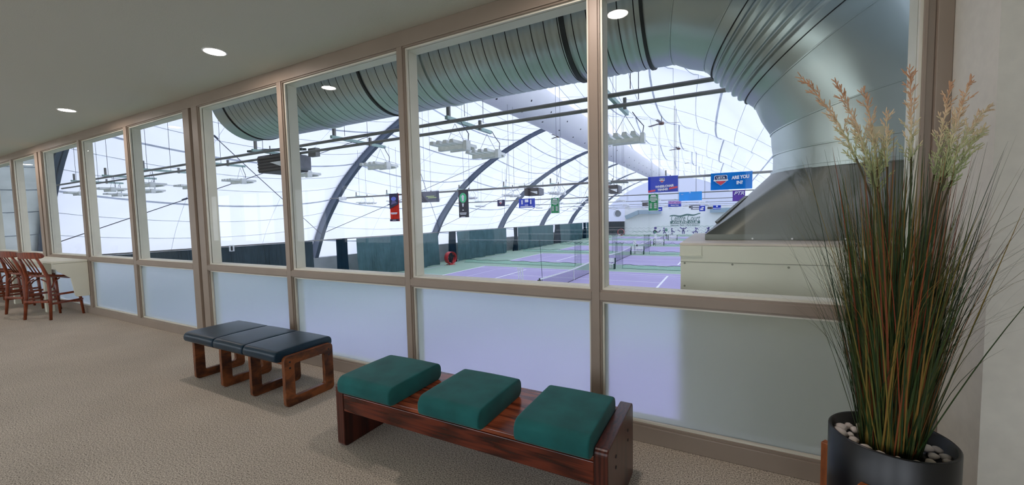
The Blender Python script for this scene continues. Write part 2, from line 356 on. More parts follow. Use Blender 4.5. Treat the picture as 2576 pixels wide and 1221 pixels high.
# black/navy bench
bb=thing('cushioned_bench',(-3.83,-.51,0),'navy vinyl three-pad bench on four open square oak loop legs','bench')
for xc in (-4.545,-4.07,-3.605,-3.135):
    x0,x1=xc-.02,xc+.02; m=MB()
    z1=.42 if xc>-3.2 else .395
    O=rrect(-.735,-.285,0,z1,.035,4); I=rrect(-.735+.085,-.285-.085,.075,z1-.075,.018,4); n=len(O)
    vs=[(x0,y,z) for y,z in O]+[(x0,y,z) for y,z in I]+[(x1,y,z) for y,z in O]+[(x1,y,z) for y,z in I]
    fs=[]
    for i in range(n):
        j=(i+1)%n; fs+=[(i,j,n+j,n+i)[::-1],(2*n+i,2*n+j,3*n+j,3*n+i),(i,j,2*n+j,2*n+i),(n+i,n+j,3*n+j,3*n+i)[::-1]]
    m.add(vs,fs); e=loc(m,bb).build('loop_leg',OAK,bb,.005,3)
    if xc>-3.2:
        for yy in (-.69,-.33):
            for zz in (.37,.32): loc(MB().tube([(x1-.002,yy,zz),(x1+.003,yy,zz)],.008,10),bb).build('dowel_plug',BLACK,e)
loc(MB().box(-4.5,-3.155,-.69,-.65,.33,.37).box(-4.5,-3.155,-.37,-.33,.33,.37).box(-4.5,-3.155,-.65,-.37,.355,.372),bb).build('seat_rail',OAK,bb,.003)
for x0,x1 in ((-4.60,-4.09),(-4.075,-3.62),(-3.605,-3.157)):
    cushion(x0+3.83,x1+3.83,-.79+.51,-.255+.51,.378,.47,.045,'seat_pad',NAVY,bb,.012)
# ---------------- counter and stools
ct=thing('bar_counter',(-12.6,-.2,0),'cream laminate bar counter under the left windows with stools drawn up','counter')
m=MB().box(-15.9,-9.66,-.42,-.004,.915,.95); loc(m,ct).build('countertop',BOXP,ct,.006)
m=MB()
pf=[(-.004,.33),(-.16,.33),(-.185,.36),(-.2,.5),(-.22,.66),(-.36,.78),(-.40,.86),(-.40,.914),(-.004,.914)]
m.prism([(-9.70,y,z) for y,z in pf],(.03,0,0)); loc(m,ct).build('end_panel',BOXP,ct,.003)
for x in (-10.75,-12.6,-14.6):
    loc(MB().box(x,x+.09,-.30,-.2,0,.914),ct).build('support_post',BOXP,ct,.003)
loc(MB().box(-15.9,-9.73,-.06,-.01,.72,.914),ct).build('apron',BOXP,ct)
def make_stool():
    o=thing('bar_stool',(0,0,0),'x','stool')
    # local: faces +y. seat z .68, back legs y=-.2
    sx=.2
    m=MB(); rows=[]
    for i in range(13):
        u=i/12; y=-.2+.42*u
        w=.19+.045*math.sin(PI*min(1,u*1.0))
        zc=.70+.05*(1-u)**2-(.03*max(0,(u-.75))/.25)
        top=[(-w+2*w*j/10,y,zc-.018*math.cos((j/10-.5)*PI)) for j in range(11)]
        bot=[(-w+2*w*j/10,y,zc-.03-.018*math.cos((j/10-.5)*PI)) for j in range(11)][::-1]
        rows.append(top+bot)
    m.grid(rows,True,True); n=len(rows[0]); b=len(m.v)-13*n
    m.f+=[tuple(b+k for k in range(n)),tuple(b+12*n+k for k in range(n))[::-1]]; m.mi+=[0,0]; m.sm+=[False,False]
    m.build('seat',STOOLW,o)
    for s in (-1,1):
        MB().tube([(s*.235,.23,0),(s*.22,.205,.35),(s*.19,.17,.67)],[.017,.021,.024],8).build('leg',STOOLW,o)
        MB().tube([(s*.245,-.24,0),(s*.228,-.21,.35),(s*.2,-.195,.68),(s*.17,-.25,.9),(s*.16,-.3,1.03)],[.019,.024,.026,.021,.018],8).build('leg',STOOLW,o)
    # top rail curved
    m=MB(); rows=[]
    for i in range(25):
        u=math.sin((i/24-.5)*PI); x=u*.235; y=-.315+.06*u*u-.0; h=.052*math.sqrt(max(.08,1-abs(u)**8)); zc=1.055+.01*(1-u*u)
        rows.append([(x,y-.013,zc-h),(x,y+.013,zc-h),(x,y+.013-.01,zc+h),(x,y-.013-.01,zc+h)])
    m.grid(rows,False,True); b=len(m.v)-100; m.f+=[(b,b+1,b+2,b+3),(b+96,b+99,b+98,b+97)]; m.mi+=[0,0]; m.sm+=[False,False]
    m.build('top_rail',STOOLW,o,.004)
    for x in (-.065,0,.065):
        MB().tube([(x*.9,-.18,.72),(x*.95,-.245,.87),(x,-.315,1.02)],.0085,6).build('spindle',STOOLW,o)
    for (p,q) in (((-.232,.23,.22),(.232,.23,.22)),((-.232,-.24,.30),(.232,-.24,.30)),((-.235,-.245,.26),(-.235,.235,.26)),((.235,-.245,.26),(.235,.235,.26)),((.225,-.23,.4),(.225,.215,.4)),((-.225,-.23,.4),(-.225,.215,.4))):
        MB().bar(p,q,.018,.034).build('stretcher',STOOLW,o,.004)
    for s in (-1,1):
        MB().tube([(s*.225,-.21,.52),(s*.17,-.2,.62),(s*.07,-.2,.665)],.011,6).build('brace',STOOLW,o)
        MB().tube([(s*.225,-.18,.52),(s*.2,-.12,.62),(s*.19,-.04,.665)],.011,6).build('brace',STOOLW,o)
    return o
st=make_stool()
SL=['cherry wood bar stool at the right end of the counter, nearest the camera','cherry wood bar stool, second from the right end of the counter','cherry wood bar stool, third from the right end of the counter','cherry wood bar stool, fourth from the right end, half out of frame','cherry wood bar stool at the far left end of the counter']
for k,(x,y,rz) in enumerate(((-10.02,-.295,.38),(-11.0,-.32,.25),(-12.1,-.38,.1),(-13.2,-.4,.15),(-14.4,-.4,.1))):
    o=st if k==0 else copy_tree(st); o.location=(x,y-.05,0); o.rotation_euler[2]=rz; o['label']=SL[k]; o['category']='stool'; o['group']='bar stools along the counter'
# ---------------- planter with grass
DPT=1.57; PC=(.577,-.635); PR=.19; PZ=.625
pt=thing('potted_grass',(PC[0],PC[1],0),'tall artificial pampas grass in a black cylinder pot on a wooden stand','plant')
pot=MB().lathe([(.0001,.17),(PR-.03,.17),(PR-.006,.19),(PR,.25),(PR+.001,PZ-.005),(PR-.004,PZ),(PR-.012,PZ-.004),(PR-.014,PZ-.06),(.0001,PZ-.06)],n=64).build('pot',plain('black_glazed_pot',rgb(11,12,16),.33,var=.05),pt)
for k in range(4):
    aa=math.radians(-126+90*k)+.05; d=Vector((math.cos(aa),math.sin(aa),0)); t=Vector((-d.y,d.x,0)); c=d*(PR+.018)
    MB().obox(c+Vector((0,0,.245)),d*.016,t*.018,(0,0,.245)).build('leg',wood('stand_wood_%d'%k,rgb(120,60,24),rgb(176,98,44),(12,12,3),.45),pt,.003)
m=MB()
for k in (0,1):
    aa=math.radians(-126+90*k)+.05; d=Vector((math.cos(aa),math.sin(aa),0)); m.bar(-d*(PR+.01)+Vector((0,0,.15)),d*(PR+.01)+Vector((0,0,.15)),.03,.03)
m.build('cross_bar',plain('stand_bar_wood',rgb(140,76,32),.5),pt)
# grass blades
a=Mt('dry_grass_blades'); g=a.n('ShaderNodeNewGeometry')
col=a.ramp(g.outputs['Random Per Island'],[(0,rgb(26,52,26)),(.28,rgb(50,76,34)),(.42,rgb(88,96,42)),(.55,rgb(146,124,56)),(.64,rgb(140,92,42)),(.72,rgb(150,64,40)),(.78,rgb(84,92,46)),(1,rgb(40,60,36))])
d=a.n('ShaderNodeBsdfPrincipled',_Roughness=.5); a.l(col,d.inputs['Base Color']); tt=a.n('ShaderNodeBsdfTranslucent'); a.l(col,tt.inputs[0]); mm=a.n('ShaderNodeMixShader'); mm.inputs[0].default_value=.2
a.l(d.outputs[0],mm.inputs[1]); a.l(tt.outputs[0],mm.inputs[2]); a.l(mm.outputs[0],a.out.inputs[0]); GRASS=a.m
rn=random.Random(11)
m=MB(); cen=Vector((PC[0],PC[1],0))
def clampw(p):
    if p.x>.86 and p.y>-.40: p.y=-.40-(p.x-.86)*.05
    if p.y>-.03: p.y=-.03
    return p
def blade(m,p0,d,Lg,bend,w,hang=0):
    n=9; pts=[]; p=Vector(p0); dr=Vector(d).normalized(); out=Vector((dr.x,dr.y,0));
    if out.length<1e-3: out=Vector((1,0,0))
    out.normalize(); sd=out.cross(Vector((0,0,1)))
    sd=(sd*math.cos(rn.uniform(-1,1))+out*.5*rn.uniform(-1,1)).normalized()
    for i in range(n+1):
        t=i/n; pts.append(p.copy()); p=p+dr*(Lg/n); dr=(dr+out*bend*t*.35-Vector((0,0,1))*hang*t*t*.3).normalized()
    vs=[]
    for i,q in enumerate(pts):
        t=i/n; ww=w*(.75+.5*t)*(1-t**1.6)*.5+.00025; q=clampw(q.copy())
        vs+=[q-cen-sd*ww,q-cen+sd*ww]
    m.add(vs,[(2*i,2*i+1,2*i+3,2*i+2) for i in range(n)],True)
for i in range(1250):
    r=.088*math.sqrt(rn.random()); th=rn.uniform(0,2*PI); p0=(PC[0]+r*math.cos(th),PC[1]+r*math.sin(th),PZ-.06)
    ty=rn.random()
    tilt=rn.gauss(0,.06)+r*1.6; th2=th+rn.gauss(0,.7)
    d=(math.sin(tilt)*math.cos(th2),math.sin(tilt)*math.sin(th2),math.cos(tilt))
    if ty<.6: blade(m,p0,d,rn.uniform(.55,1.22),rn.uniform(0,.16),rn.uniform(.004,.009))
    elif ty<.9: blade(m,p0,d,rn.uniform(.45,1.0),rn.uniform(.1,.45),rn.uniform(.003,.0055),.15)
    else: blade(m,p0,d,rn.uniform(.6,1.05),rn.uniform(.5,1.2),rn.uniform(.0018,.003),.5)
m.build('grass_blades',GRASS,pt)
# plumes
a=Mt('seed_plume'); tc=a.n('ShaderNodeTexCoord'); sx=a.n('ShaderNodeSeparateXYZ'); a.l(tc.outputs['Object'],sx.inputs[0])
mr=a.n('ShaderNodeMapRange'); mr.inputs[1].default_value=1.5; mr.inputs[2].default_value=2.02; a.l(sx.outputs[2],mr.inputs[0])
g=a.n('ShaderNodeNewGeometry'); ad=a.n('ShaderNodeMath',operation='MULTIPLY_ADD'); a.l(g.outputs['Random Per Island'],ad.inputs[0]); ad.inputs[1].default_value=.22; a.l(mr.outputs[0],ad.inputs[2])
col=a.ramp(ad.outputs[0],[(.1,rgb(146,166,108)),(.5,rgb(196,202,152)),(.74,rgb(234,212,176)),(1,rgb(214,166,130))]); PLUME=a.bsdf(col,.8)
STEM=plain('plume_stem',rgb(74,66,36),.6)
PL=[((2012,190),(2152,395),(2225,1090),1.50),((2100,200),(2190,430),(2228,1090),1.55),((2172,218),(2205,420),(2240,1090),1.6),((2228,285),(2232,420),(2246,1090),1.55),((2288,166),(2292,395),(2262,1090),1.5),((2392,205),(2350,440),(2275,1095),1.5),((2445,190),(2368,445),(2285,1095),1.46),((2490,265),(2385,430),(2290,1095),1.44),((2478,322),(2395,455),(2300,1095),1.45),((2418,250),(2366,470),(2282,1095),1.52),((2140,300),(2205,470),(2236,1090),1.58),((2235,330),(2205,480),(2232,1090),1.6)]
for k,(tp,bs,ft,dd) in enumerate(PL):
    T=dp(*tp,dd); B=dp(*bs,dd); F_=Vector((PC[0]+rn.uniform(-.05,.05),PC[1]+rn.uniform(-.05,.05),PZ-.06))
    T=clampw(T);B=clampw(B)
    ctr=[]; 
    for i in range(21):
        t=i/20
        # quadratic through F,B(at .7),T
        l0=(t-.7)*(t-1)/((0-.7)*(0-1)); l1=t*(t-1)/(.7*(.7-1)); l2=t*(t-.7)/(1*(1-.7))
        ctr.append(F_*l0+B*l1+T*l2)
    o=MB().tube([c-cen for c in ctr[:15]],.0034,6).build('plume_stem',STEM,pt)
    npl=200 if k!=3 else 90; m=MB().tube([c-cen for c in ctr[14:]],[.0028,.0026,.0022,.002,.0016,.0012,.0008],5)
    nb=20 if k!=3 else 9
    def onr(t):
        i=min(19,int(t*20)); f=t*20-i; return ctr[i].lerp(ctr[i+1],f)-cen,(ctr[i+1]-ctr[i]).normalized()
    def seed(c,d_,Ls,r_=.0019): m.tube([c,c+d_*Ls*.35,c+d_*Ls*.75,c+d_*Ls],[r_*.5,r_,r_*.9,r_*.4],4)
    def perp(ax,th):
        s1=ax.cross(Vector((0,0,1)))
        if s1.length<.1: s1=ax.cross(Vector((1,0,0)))
        s1.normalize(); return s1*math.cos(th)+ax.cross(s1)*math.sin(th)
    for b_ in range(nb):
        t=.67+.30*(b_+rn.uniform(0,.8))/nb; c,ax=onr(t); th=b_*2.4+rn.uniform(-.4,.4); rad=perp(ax,th)
        bd=(ax+rad*rn.uniform(.35,.75)).normalized(); BL=rn.uniform(.03,.065)*(1.15-.7*(t-.67)/.3)
        m.tube([c,c+bd*BL*.5,c+bd*BL+ax*.004],[.0011,.0009,.0006],4)
        ns=int(BL/.006)
        for q_ in range(ns):
            u_=(q_+.5)/ns; cc=c+bd*BL*u_; rr=perp(bd,q_*2.2+rn.uniform(-.5,.5)); seed(cc,(bd+rr*rn.uniform(.25,.7)).normalized(),rn.uniform(.011,.021))
        seed(c+bd*BL,bd,.02)
    for q_ in range(46 if k!=3 else 22):
        t=.68+.315*(q_+rn.random())/(46 if k!=3 else 22); c,ax=onr(min(.995,t)); seed(c,(ax+perp(ax,q_*2.3)*rn.uniform(.25,.6)).normalized(),rn.uniform(.014,.028))
    m.build('seed_plume',PLUME,o)
# pebbles
PEB=plain('white_pebble',rgb(226,214,204),.6,var=.08,scale=14)
protos=[]
for q in range(4):
    m=MB(); n=10; rows=[]
    for i in range(7):
        ph=PI*i/6-PI/2; rows.append([Vector((math.cos(ph)*math.cos(2*PI*k/n)*(1+.18*math.sin(3*k+q)),math.cos(ph)*math.sin(2*PI*k/n)*(.8+.1*math.cos(2*k+q)),math.sin(ph)*.65))*.02 for k in range(n)])
    m.grid(rows,True,True); protos.append(m)
pm=None
k=0
for ring,(rr,cnt) in enumerate(((.155,19),(.118,14))):
    for i in range(cnt):
        th=2*PI*i/cnt+ring*.2+rn.uniform(-.05,.05)
        o=protos[k%4].build('pebble',PEB) if k<4 else bpy.data.objects.new('pebble',bpy.data.meshes['pebble' if k%4==0 else 'pebble.%03d'%(k%4)])
        if k>=4: COL.objects.link(o)
        s=rn.uniform(.8,1.15)
        if ring==0 and i in(9,8): s=1.45
        o.location=(PC[0]+rr*math.cos(th),PC[1]+rr*math.sin(th),PZ-.06+.013*s+ring*.004); o.scale=(s,s,s); o.rotation_euler[2]=rn.uniform(0,6)
        tag(o,'one of the smooth white pebbles filling the top of the black pot','pebble','white pebbles around the grass in the pot'); k+=1
# ================================================================== THE TENNIS HALL
ZF=-3.5; XC=-10.5; NETX=-10.5; Y0=28.3; PIT=15.2
m=MB(); m.box(-31,9.5,.15,103.6,ZF-.1,ZF)
def rect(x0,x1,y0,y1,z,mi):
    m.cur=mi; m.box(x0,x1,y0,y1,ZF+.0005,ZF+z)
for k in range(-1,5):
    yc=Y0+PIT*k; hw=4.95; x0,x1=XC-11.9,XC+11.9
    rect(x0,x1,yc-hw,yc+hw,.004,1)
    w=.075
    def ln(a,b,c,d,mi=2): rect(a,b,c,d,.008 if mi==2 else .006,mi)
    for yy in (yc-hw,yc+hw,yc-hw+1.3,yc+hw-1.3): ln(x0,x1,yy-w/2,yy+w/2)
    for xx in (x0,x1): ln(xx-w,xx+w,yc-hw,yc+hw)
    for xx in (XC-6.4,XC+6.4): ln(xx-w,xx+w,yc-hw+1.3,yc+hw-1.3)
    ln(XC-6.4,XC+6.4,yc-w/2,yc+w/2)
    for yy in (yc-hw+2.2,yc+hw-2.2): ln(x0+2.6,x1-2.6,yy-.03,yy+.03,3)
    for xx in (x0+2.6,x1-2.6): ln(xx-.04,xx+.04,yc-hw+2.2,yc+hw-2.2,3)
    ln(x0-4,x0,yc-hw+3,yc-hw+3.06,3); ln(x0-4.6,x0-4.5,yc-hw+1,yc+hw-1,3)
struct(m,'floor_courts',[GREENC,PURP,LINE,LINEF])
# rib profile  z -> half width (inner edge)
PZs=[-1.7,0,1.5,3.6,5,6.5,7.9,9,10,10.8]; PHs=[19.45,18.65,17.8,16.1,14.6,12.6,10.2,7.8,4.9,0]
# arc-length smooth resample
pts=[(-h,z) for z,h in zip(PZs,PHs)]; pts=pts+[(-a,b) for a,b in pts[::-1][1:]]
def catmull(P,n):
    out=[]
    for i in range(len(P)-1):
        p0=P[max(i-1,0)];p1=P[i];p2=P[i+1];p3=P[min(i+2,len(P)-1)]
        for j in range(n):
            t=j/n; out.append(tuple(.5*(2*p1[c]+(p2[c]-p0[c])*t+(2*p0[c]-5*p1[c]+4*p2[c]-p3[c])*t*t+(3*p1[c]-p0[c]-3*p2[c]+p3[c])*t**3) for c in (0,1)))
    out.append(P[-1]); return out
dense=catmull(pts,12); Ls=[0]
for a_,b_ in zip(dense,dense[1:]): Ls.append(Ls[-1]+math.hypot(b_[0]-a_[0],b_[1]-a_[1]))
LT=Ls[-1]
def prof(s):  # s in metres of arc
    s=max(0,min(LT,s)); i=min(len(dense)-2,int(np.searchsorted(Ls,s,side='right'))-1); i=max(i,0); f=(s-Ls[i])/(Ls[i+1]-Ls[i]+1e-9)
    p=(dense[i][0]+(dense[i+1][0]-dense[i][0])*f,dense[i][1]+(dense[i+1][1]-dense[i][1])*f)
    a_,b_=dense[max(i-2,0)],dense[min(i+3,len(dense)-1)]; tx,tz=b_[0]-a_[0],b_[1]-a_[1]; l=math.hypot(tx,tz); return p,(-tz/l,tx/l)   # outward normal
RIBS=[3.84+PIT*k for k in range(7)]
NR=['near end','first open bay','second','third','fourth','fifth','farthest']
RL=['blue grey steel arch nearest the lounge, seen in the left windows','blue grey steel arch rising behind the fourth wide window from the right end','blue grey steel arch behind the black and green player banner','blue grey steel arch with the hanging heater in front of it','blue grey steel arch between the blue banner and the green banner','thin blue grey steel arch just left of the thick window mullion','farthest blue grey steel arch by the end wall']
def rib(y,k):
    o=thing('steel_arch',(XC,y,0),RL[k],'arch','steel arches carrying the hall roof')
    N=72; web=[];f1=[];f2=[]
    for i in range(N+1):
        s=LT*i/N; (x,z),(nx,nz)=prof(s); u=abs(i/N-.5)*2; dpt=.34+.62*u**1.5
        xi,zi=x,z; xo,zo=x+nx*dpt,z+nz*dpt
        web.append([(xi,-.03,zi),(xi,.03,zi),(xo,.03,zo),(xo,-.03,zo)])
        g=.17 if i/N<.44 else .06
        f1.append([(xi,-g,zi),(xi,g,zi),(xi+nx*.03,g,zi+nz*.03),(xi+nx*.03,-g,zi+nz*.03)])
        f2.append([(xo,-g,zo),(xo,g,zo),(xo+nx*.03,g,zo+nz*.03),(xo+nx*.03,-g,zo+nz*.03)])
    MB().grid(web,False,True).build('web',STEEL,o); MB().grid(f1,False,True).build('inner_flange',STEEL,o); MB().grid(f2,False,True).build('outer_flange',STEEL,o)
for k,y in enumerate(RIBS): rib(y,k)
# knee walls
struct(MB().box(-31,XC-19.2,.15,103.6,ZF,-1.45),'wall_knee_left',CONC)
struct(MB().box(XC+19.2,9.5,.15,103.6,ZF,-1.45),'wall_knee_right',CONC)
# membrane bays
bays=[(.3,RIBS[0])]+[(RIBS[i],RIBS[i+1]) for i in range(6)]+[(RIBS[6],103.6)]
def off(i): return .36
def mem(y0,y1,s,t,bul):
    (x,z),(nx,nz)=prof(s); u=abs(s/LT-.5)*2; q_=max(0,min(1,(s/LT-.43)/.07)); q_=q_*q_*(3-2*q_)
    b=(.3+.55*u**1.5)*(1-q_)-.12*q_+bul*math.sin(PI*t)**.8
    return Vector((XC+x+nx*b,y0+(y1-y0)*t,z+nz*b))
for i,(y0,y1) in enumerate(bays):
    bul=-1.05 if (y1-y0)>10 else -.12
    g_=[[mem(y0,y1,LT*a_/80,b_/14,bul) for b_ in range(15)] for a_ in range(81)]
    if i==0:
        o=MB().grid(g_[:25],True).build('ceiling_padded_liner',QUILT); o['kind']='structure'; g_=g_[24:]
    o=MB().grid(g_,True).build('ceiling_membrane',MEMB); o['kind']='structure'
    m=MB(); s=1.6; j=0
    while s<LT-1:
        if i==0: w_=.02
        else: w_=.05 if j%3==0 else .009
        ins=-.05
        def ribbon(s):
            rows=[]
            for b_ in range(15):
                p=mem(y0,y1,s-w_,b_/14,bul-.02); q=mem(y0,y1,s+w_,b_/14,bul-.02); (x,z),(nx,nz)=prof(s); n_=Vector((nx,0,nz))*(-.04)
                rows.append([p+n_,q+n_,q+n_*1.6,p+n_*1.6])
            m.grid(rows,False,True)
        ribbon(s); j+=1; s+=1.25
    if i>0 and y1-y0>10:
        for t in (.33,.68):
            m.tube([mem(y0,y1,LT*a_/70,t+.05*math.sin(a_*.5)*0,bul-.03) for a_ in range(1,70)],.009,4,smooth=False)
    m.build('webbing_strap',STRAPM,o)
    # bracing cables
    if i>0 and i<7:
        for side in (-1,1):
            for (sa,sb) in ((2.6,14.0),(14.5,2.4)):
                A=prof(sa)[0];B=prof(sb)[0]
                P=Vector((XC+side*-A[0] if side>0 else XC+A[0],y0+.1,A[1])); Q=Vector((XC+side*-B[0] if side>0 else XC+B[0],y1-.1,B[1]))
                if side>0: P.x=XC-A[0]; Q.x=XC-B[0]
                c=MB().tube([P,P.lerp(Q,.5)-Vector((0,0,.05)),Q],.022,5).build('brace_cable',WIRE)
                MB().tube([P.lerp(Q,.3),P.lerp(Q,.315)],.05,6).build('turnbuckle',WIRE,c)
                tag(c,'thin steel cross-bracing cable between neighbouring roof arches','cable','cross-bracing cables between the arches')
# far end: wall, gable
FW_=103.3
struct(MB().box(-23,9,FW_,FW_+.3,ZF,3.4),'wall_far_end',FARW)
m=MB(); top=[(XC+prof(LT*i/60)[0][0]*1.03,prof(LT*i/60)[0][1]+.8) for i in range(61)]
m.prism([(x,FW_+.31,max(z,-2)) for x,z in top],(0,.05,0)); o=struct(m,'wall_far_gable',MEMB)
struct(MB().box(-31,-23,FW_-.2,FW_+.3,ZF,0.0),'wall_far_left',CONC)
# far curtain
m=MB(); rows=[[(-28+5*i/40,FW_-.6+.12*math.sin(i*1.7),z) for z in (ZF,-.05)] for i in range(41)]; m.grid(rows)
tag(m.build('court_curtain',CURTD),'dark green curtain hanging across the far left corner of the hall','curtain')
# sign
sg=thing('wall_sign',(-9.56,FW_-.03,-.0),'painted green club sign on the far white wall','sign')
G1=plain('sign_green',rgb(72,112,108),.7); PU=plain('mural_purple',rgb(86,76,150),.7); GR2=plain('mural_green',rgb(84,150,130),.7)
def far(px,py): return at(px,py,1,FW_-.05)
sc=sg.location
m=MB(); n=24; A,B=far(1685,543),far(1762,537)
rows=[]
for i in range(n+1):
    t=i/n; x=A.x+(B.x-A.x)*t; z=A.z+(B.z-A.z)*t+.14*math.sin(t*14)
    rows.append([(x-sc.x,-.02,z-sc.z-.45*(1-.5*abs(2*t-1))),(x-sc.x,-.02,z-sc.z+.0)])
m.grid(rows,False).build('wave_mark',G1,sg)
w1=far(1686,556);w2=far(1761,553)
W=w2.x-w1.x; cx=(w1.x+w2.x)/2-sc.x
zb=far(1722,555).z
text('sign_lettering','Centre Court',W*.97,1.5,cx,zb-sc.z-.15,-.03,sg,G1,.25,-.005)
MB().box(cx-W/2,cx+W/2,-.03,-.01,far(1722,563).z-sc.z,far(1722,556.5).z-sc.z).build('name_band',G1,sg)
text('sign_lettering','ATHLETIC CLUB',W*.86,.46,cx,far(1722,563).z-sc.z+.1,-.04,sg,WHITEP,0,.03)
text('sign_lettering','Hanover Park \u2022 Park District',W*.98,.32,cx,far(1722,568).z-sc.z,-.03,sg,G1,0,.01)
# mural
mu=thing('wall_mural',(-9,FW_-.03,ZF),'painted mural of purple athletes and green zigzags low on the far wall','mural')
def stroke(m,P,w):
    P=[Vector((p[0],0,p[1])) for p in P]
    for a_,b_ in zip(P,P[1:]):
        m.bar(a_,b_,w,.02,up=(0,1,0))
def disc(m,x,z,r,n=14): m.prism([(x+r*math.cos(2*PI*i/n),-.01,z+r*math.sin(2*PI*i/n)) for i in range(n)],(0,.02,0))
figs=[(1648,[((.0,.9),.55)],[[(-.2,0),(-.6,.9),(-.1,1.6)],[(-.2,1.6),(.7,.7),(1.4,.9)],[(1.4,.9),(1.7,1.6)]],(.1,2.3,.45)),
(1671,[((.6,1.6),.5)],[[(-.3,.2),(0,1.0),(.1,1.7)],[(.1,1.7),(-.5,1.3)],[(0,1.0),(.5,.3)]],(-.1,2.2,.25)),
(1690,[],[[(0,0),(0,1.5)],[(0,1.3),(.9,.7)],[(0,1.5),(-.2,1.9)]],(0,2.0,.22)),
(1719,[],[[(-.25,0),(-.25,1.2),(0,1.5)],[(.25,0),(.25,1.2),(0,1.5)],[(0,1.6),(-1.0,2.5)],[(0,1.6),(1.0,2.5)],[(0,1.0),(0,1.9)]],(0,2.15,.2)),
(1750,[],[[(-.6,.2),(-.7,.8),(0,1.0)],[(.4,.1),(.5,.9),(0,1.0)],[(0,1.0),(.1,1.8)],[(.1,1.6),(.6,2.2)]],(0,2.15,.22)),
(1782,[],[[(-1.2,0),(-.2,1.0),(0,1.9)],[(.5,.2),(.3,.8),(-.2,1.1)],[(0,1.9),(.6,1.2)],[(0,1.9),(-.5,2.2)]],(.1,2.25,.28))]
for q,(px,ds,ss,hd) in enumerate(figs):
    bx=far(px,585).x-mu.location.x; m=MB()
    for s_ in ss: stroke(m,[(bx+x*.75,z*.66+.15) for x,z in s_],.2)
    disc(m,bx+hd[0]*.75,hd[1]*.66+.15,hd[2]*.75); m.build('athlete_figure',PU,mu)
    if ds:
        m=MB()
        for (c_,r_) in ds: disc(m,bx+c_[0]*.75,c_[1]*.66+.15,r_*.75)
        m.build('green_disc',GR2,mu)
m=MB(); x0=far(1590,585).x-mu.location.x; stroke(m,[(x0+.62*i,.6+(.3 if i%2 else 0)) for i in range(12)],.06)
x0=far(1650,575).x-mu.location.x; stroke(m,[(x0+.55*i,1.95+(.2 if i%2 else 0)) for i in range(44)],.05); m.build('zigzag_line',GR2,mu)
m=MB()
for i in range(22): disc(m,far(1655+7*i,585).x-mu.location.x+rn.uniform(-.3,.3),rn.uniform(.4,1.7),rn.uniform(.05,.12),8)
m.build('paint_dot',PU,mu)
# far ducts
def fz(px,py,y=102.3): return at(px,py,1,y)
m=MB(); A=fz(1574,548);B=fz(1607,534);C_=fz(1663,533)
for P,Q in ((A,B),(B,C_)): m.bar(P,Q,1.0,1.0,up=(0,1,0))
tag(m.build('wall_duct',GDUCT),'pale blue-grey rectangular duct bracketed along the left top of the far wall','duct')
m=MB(); m.bar(fz(1786,530),fz(1850,528),1.0,1.1,up=(0,1,0)); tag(m.build('wall_duct',GDUCT),'pale blue-grey rectangular duct on the right top of the far wall','duct')
m=MB(); P=at(1553,538,1,90); Q=P+(P-Vector(CAM)).normalized()*7; m.tube([P,Q],[.75,.75],24,cap=False); m.tube([P+Vector((0,.0,0)),P+Vector((0,.12,0))],[.82,.82],24,cap=False); m.tube([P+Vector((0,.5,0)),P+Vector((0,.6,0))],[.7,.7],20)
tag(m.build('round_duct',plain('dim_duct',rgb(150,156,160),.5,.4)),'large open round duct mouth above the far left corner curtain','duct')
# ------------- left wall curtains (x=-28)
def yl(px): return at(px,604,0,-28).y
CX=-28
def drape(ya,yb,mat,name,label,seed,z1=.03,amp=.14,cat='curtain',grp=None):
    r=random.Random(seed); n=max(8,int((yb-ya)/.12)); ph=[r.uniform(0,6) for _ in range(4)]; rows=[]
    for i in range(n+1):
        y=ya+(yb-ya)*i/n; row=[]
        for j in range(11):
            t=j/10; z=z1+(ZF+.02-z1)*t
            x=CX+amp*(.3+t)*(math.sin(y*2.3+ph[0]+.6*t)+.6*math.sin(y*5.1+ph[1])+.5*math.sin(y*.9+ph[2]+t*2))
            row.append((x,y+.06*math.sin(y*3+ph[3]+t*3)*t,z))
        rows.append(row)
    m=MB().grid(rows); m2=MB(); m2.v=m.v; m2.f=m.f; m2.mi=m.mi; m2.sm=m.sm
    return tag(m2.build(name,mat),label,cat,grp)
segs=[(.4,yl(786),'long green vinyl court curtain at the left, below the arch, with a number one tag'),(yl(896),yl(1101),'green vinyl court curtain between the two dark bundles, left of the red fan'),(yl(1148),yl(1274),'green vinyl court curtain just right of the red fan'),(yl(1303),yl(1393),'green vinyl court curtain under the green list banner'),(yl(1409),yl(1466),'green vinyl court curtain beside the thick mullion'),(yl(1475),yl(1520),'green vinyl court curtain hidden partly by the thick mullion')]
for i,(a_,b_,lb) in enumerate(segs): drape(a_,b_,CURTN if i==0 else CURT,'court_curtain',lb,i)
for i,(a_,b_,lb) in enumerate([(yl(845),yl(873),'dark gathered curtain bundle beside the first arch foot'),(yl(1131),yl(1147),'dark gathered curtain bundle behind the red fan'),(yl(1291),yl(1302),'dark gathered curtain bundle in the middle of the left wall'),(yl(1395),yl(1408),'dark gathered curtain bundle, second from the mullion'),(yl(1467),yl(1474),'dark gathered curtain bundle nearest the mullion')]): drape(a_,b_,CURTD,'curtain_bundle',lb,20+i,.1,.2)
tag(MB().tube([(CX,.4,.08),(CX,96,.08)],.04,8).build('curtain_rail',PIPE),'long grey pipe rail carrying the left wall curtains','rail')
p=at(583,625,0,-27.7)
nb=thing('court_number_sign',(p.x,p.y,p.z),'small white number 1 sign hanging on the left curtain','sign',rz=math.radians(62))
MB().box(-.14,.14,-.012,.012,-.2,.2).build('sign_board',WHITEP,nb)
text('number','1',.1,.28,0,-.14,-.02,nb,BLACK,0,.02)
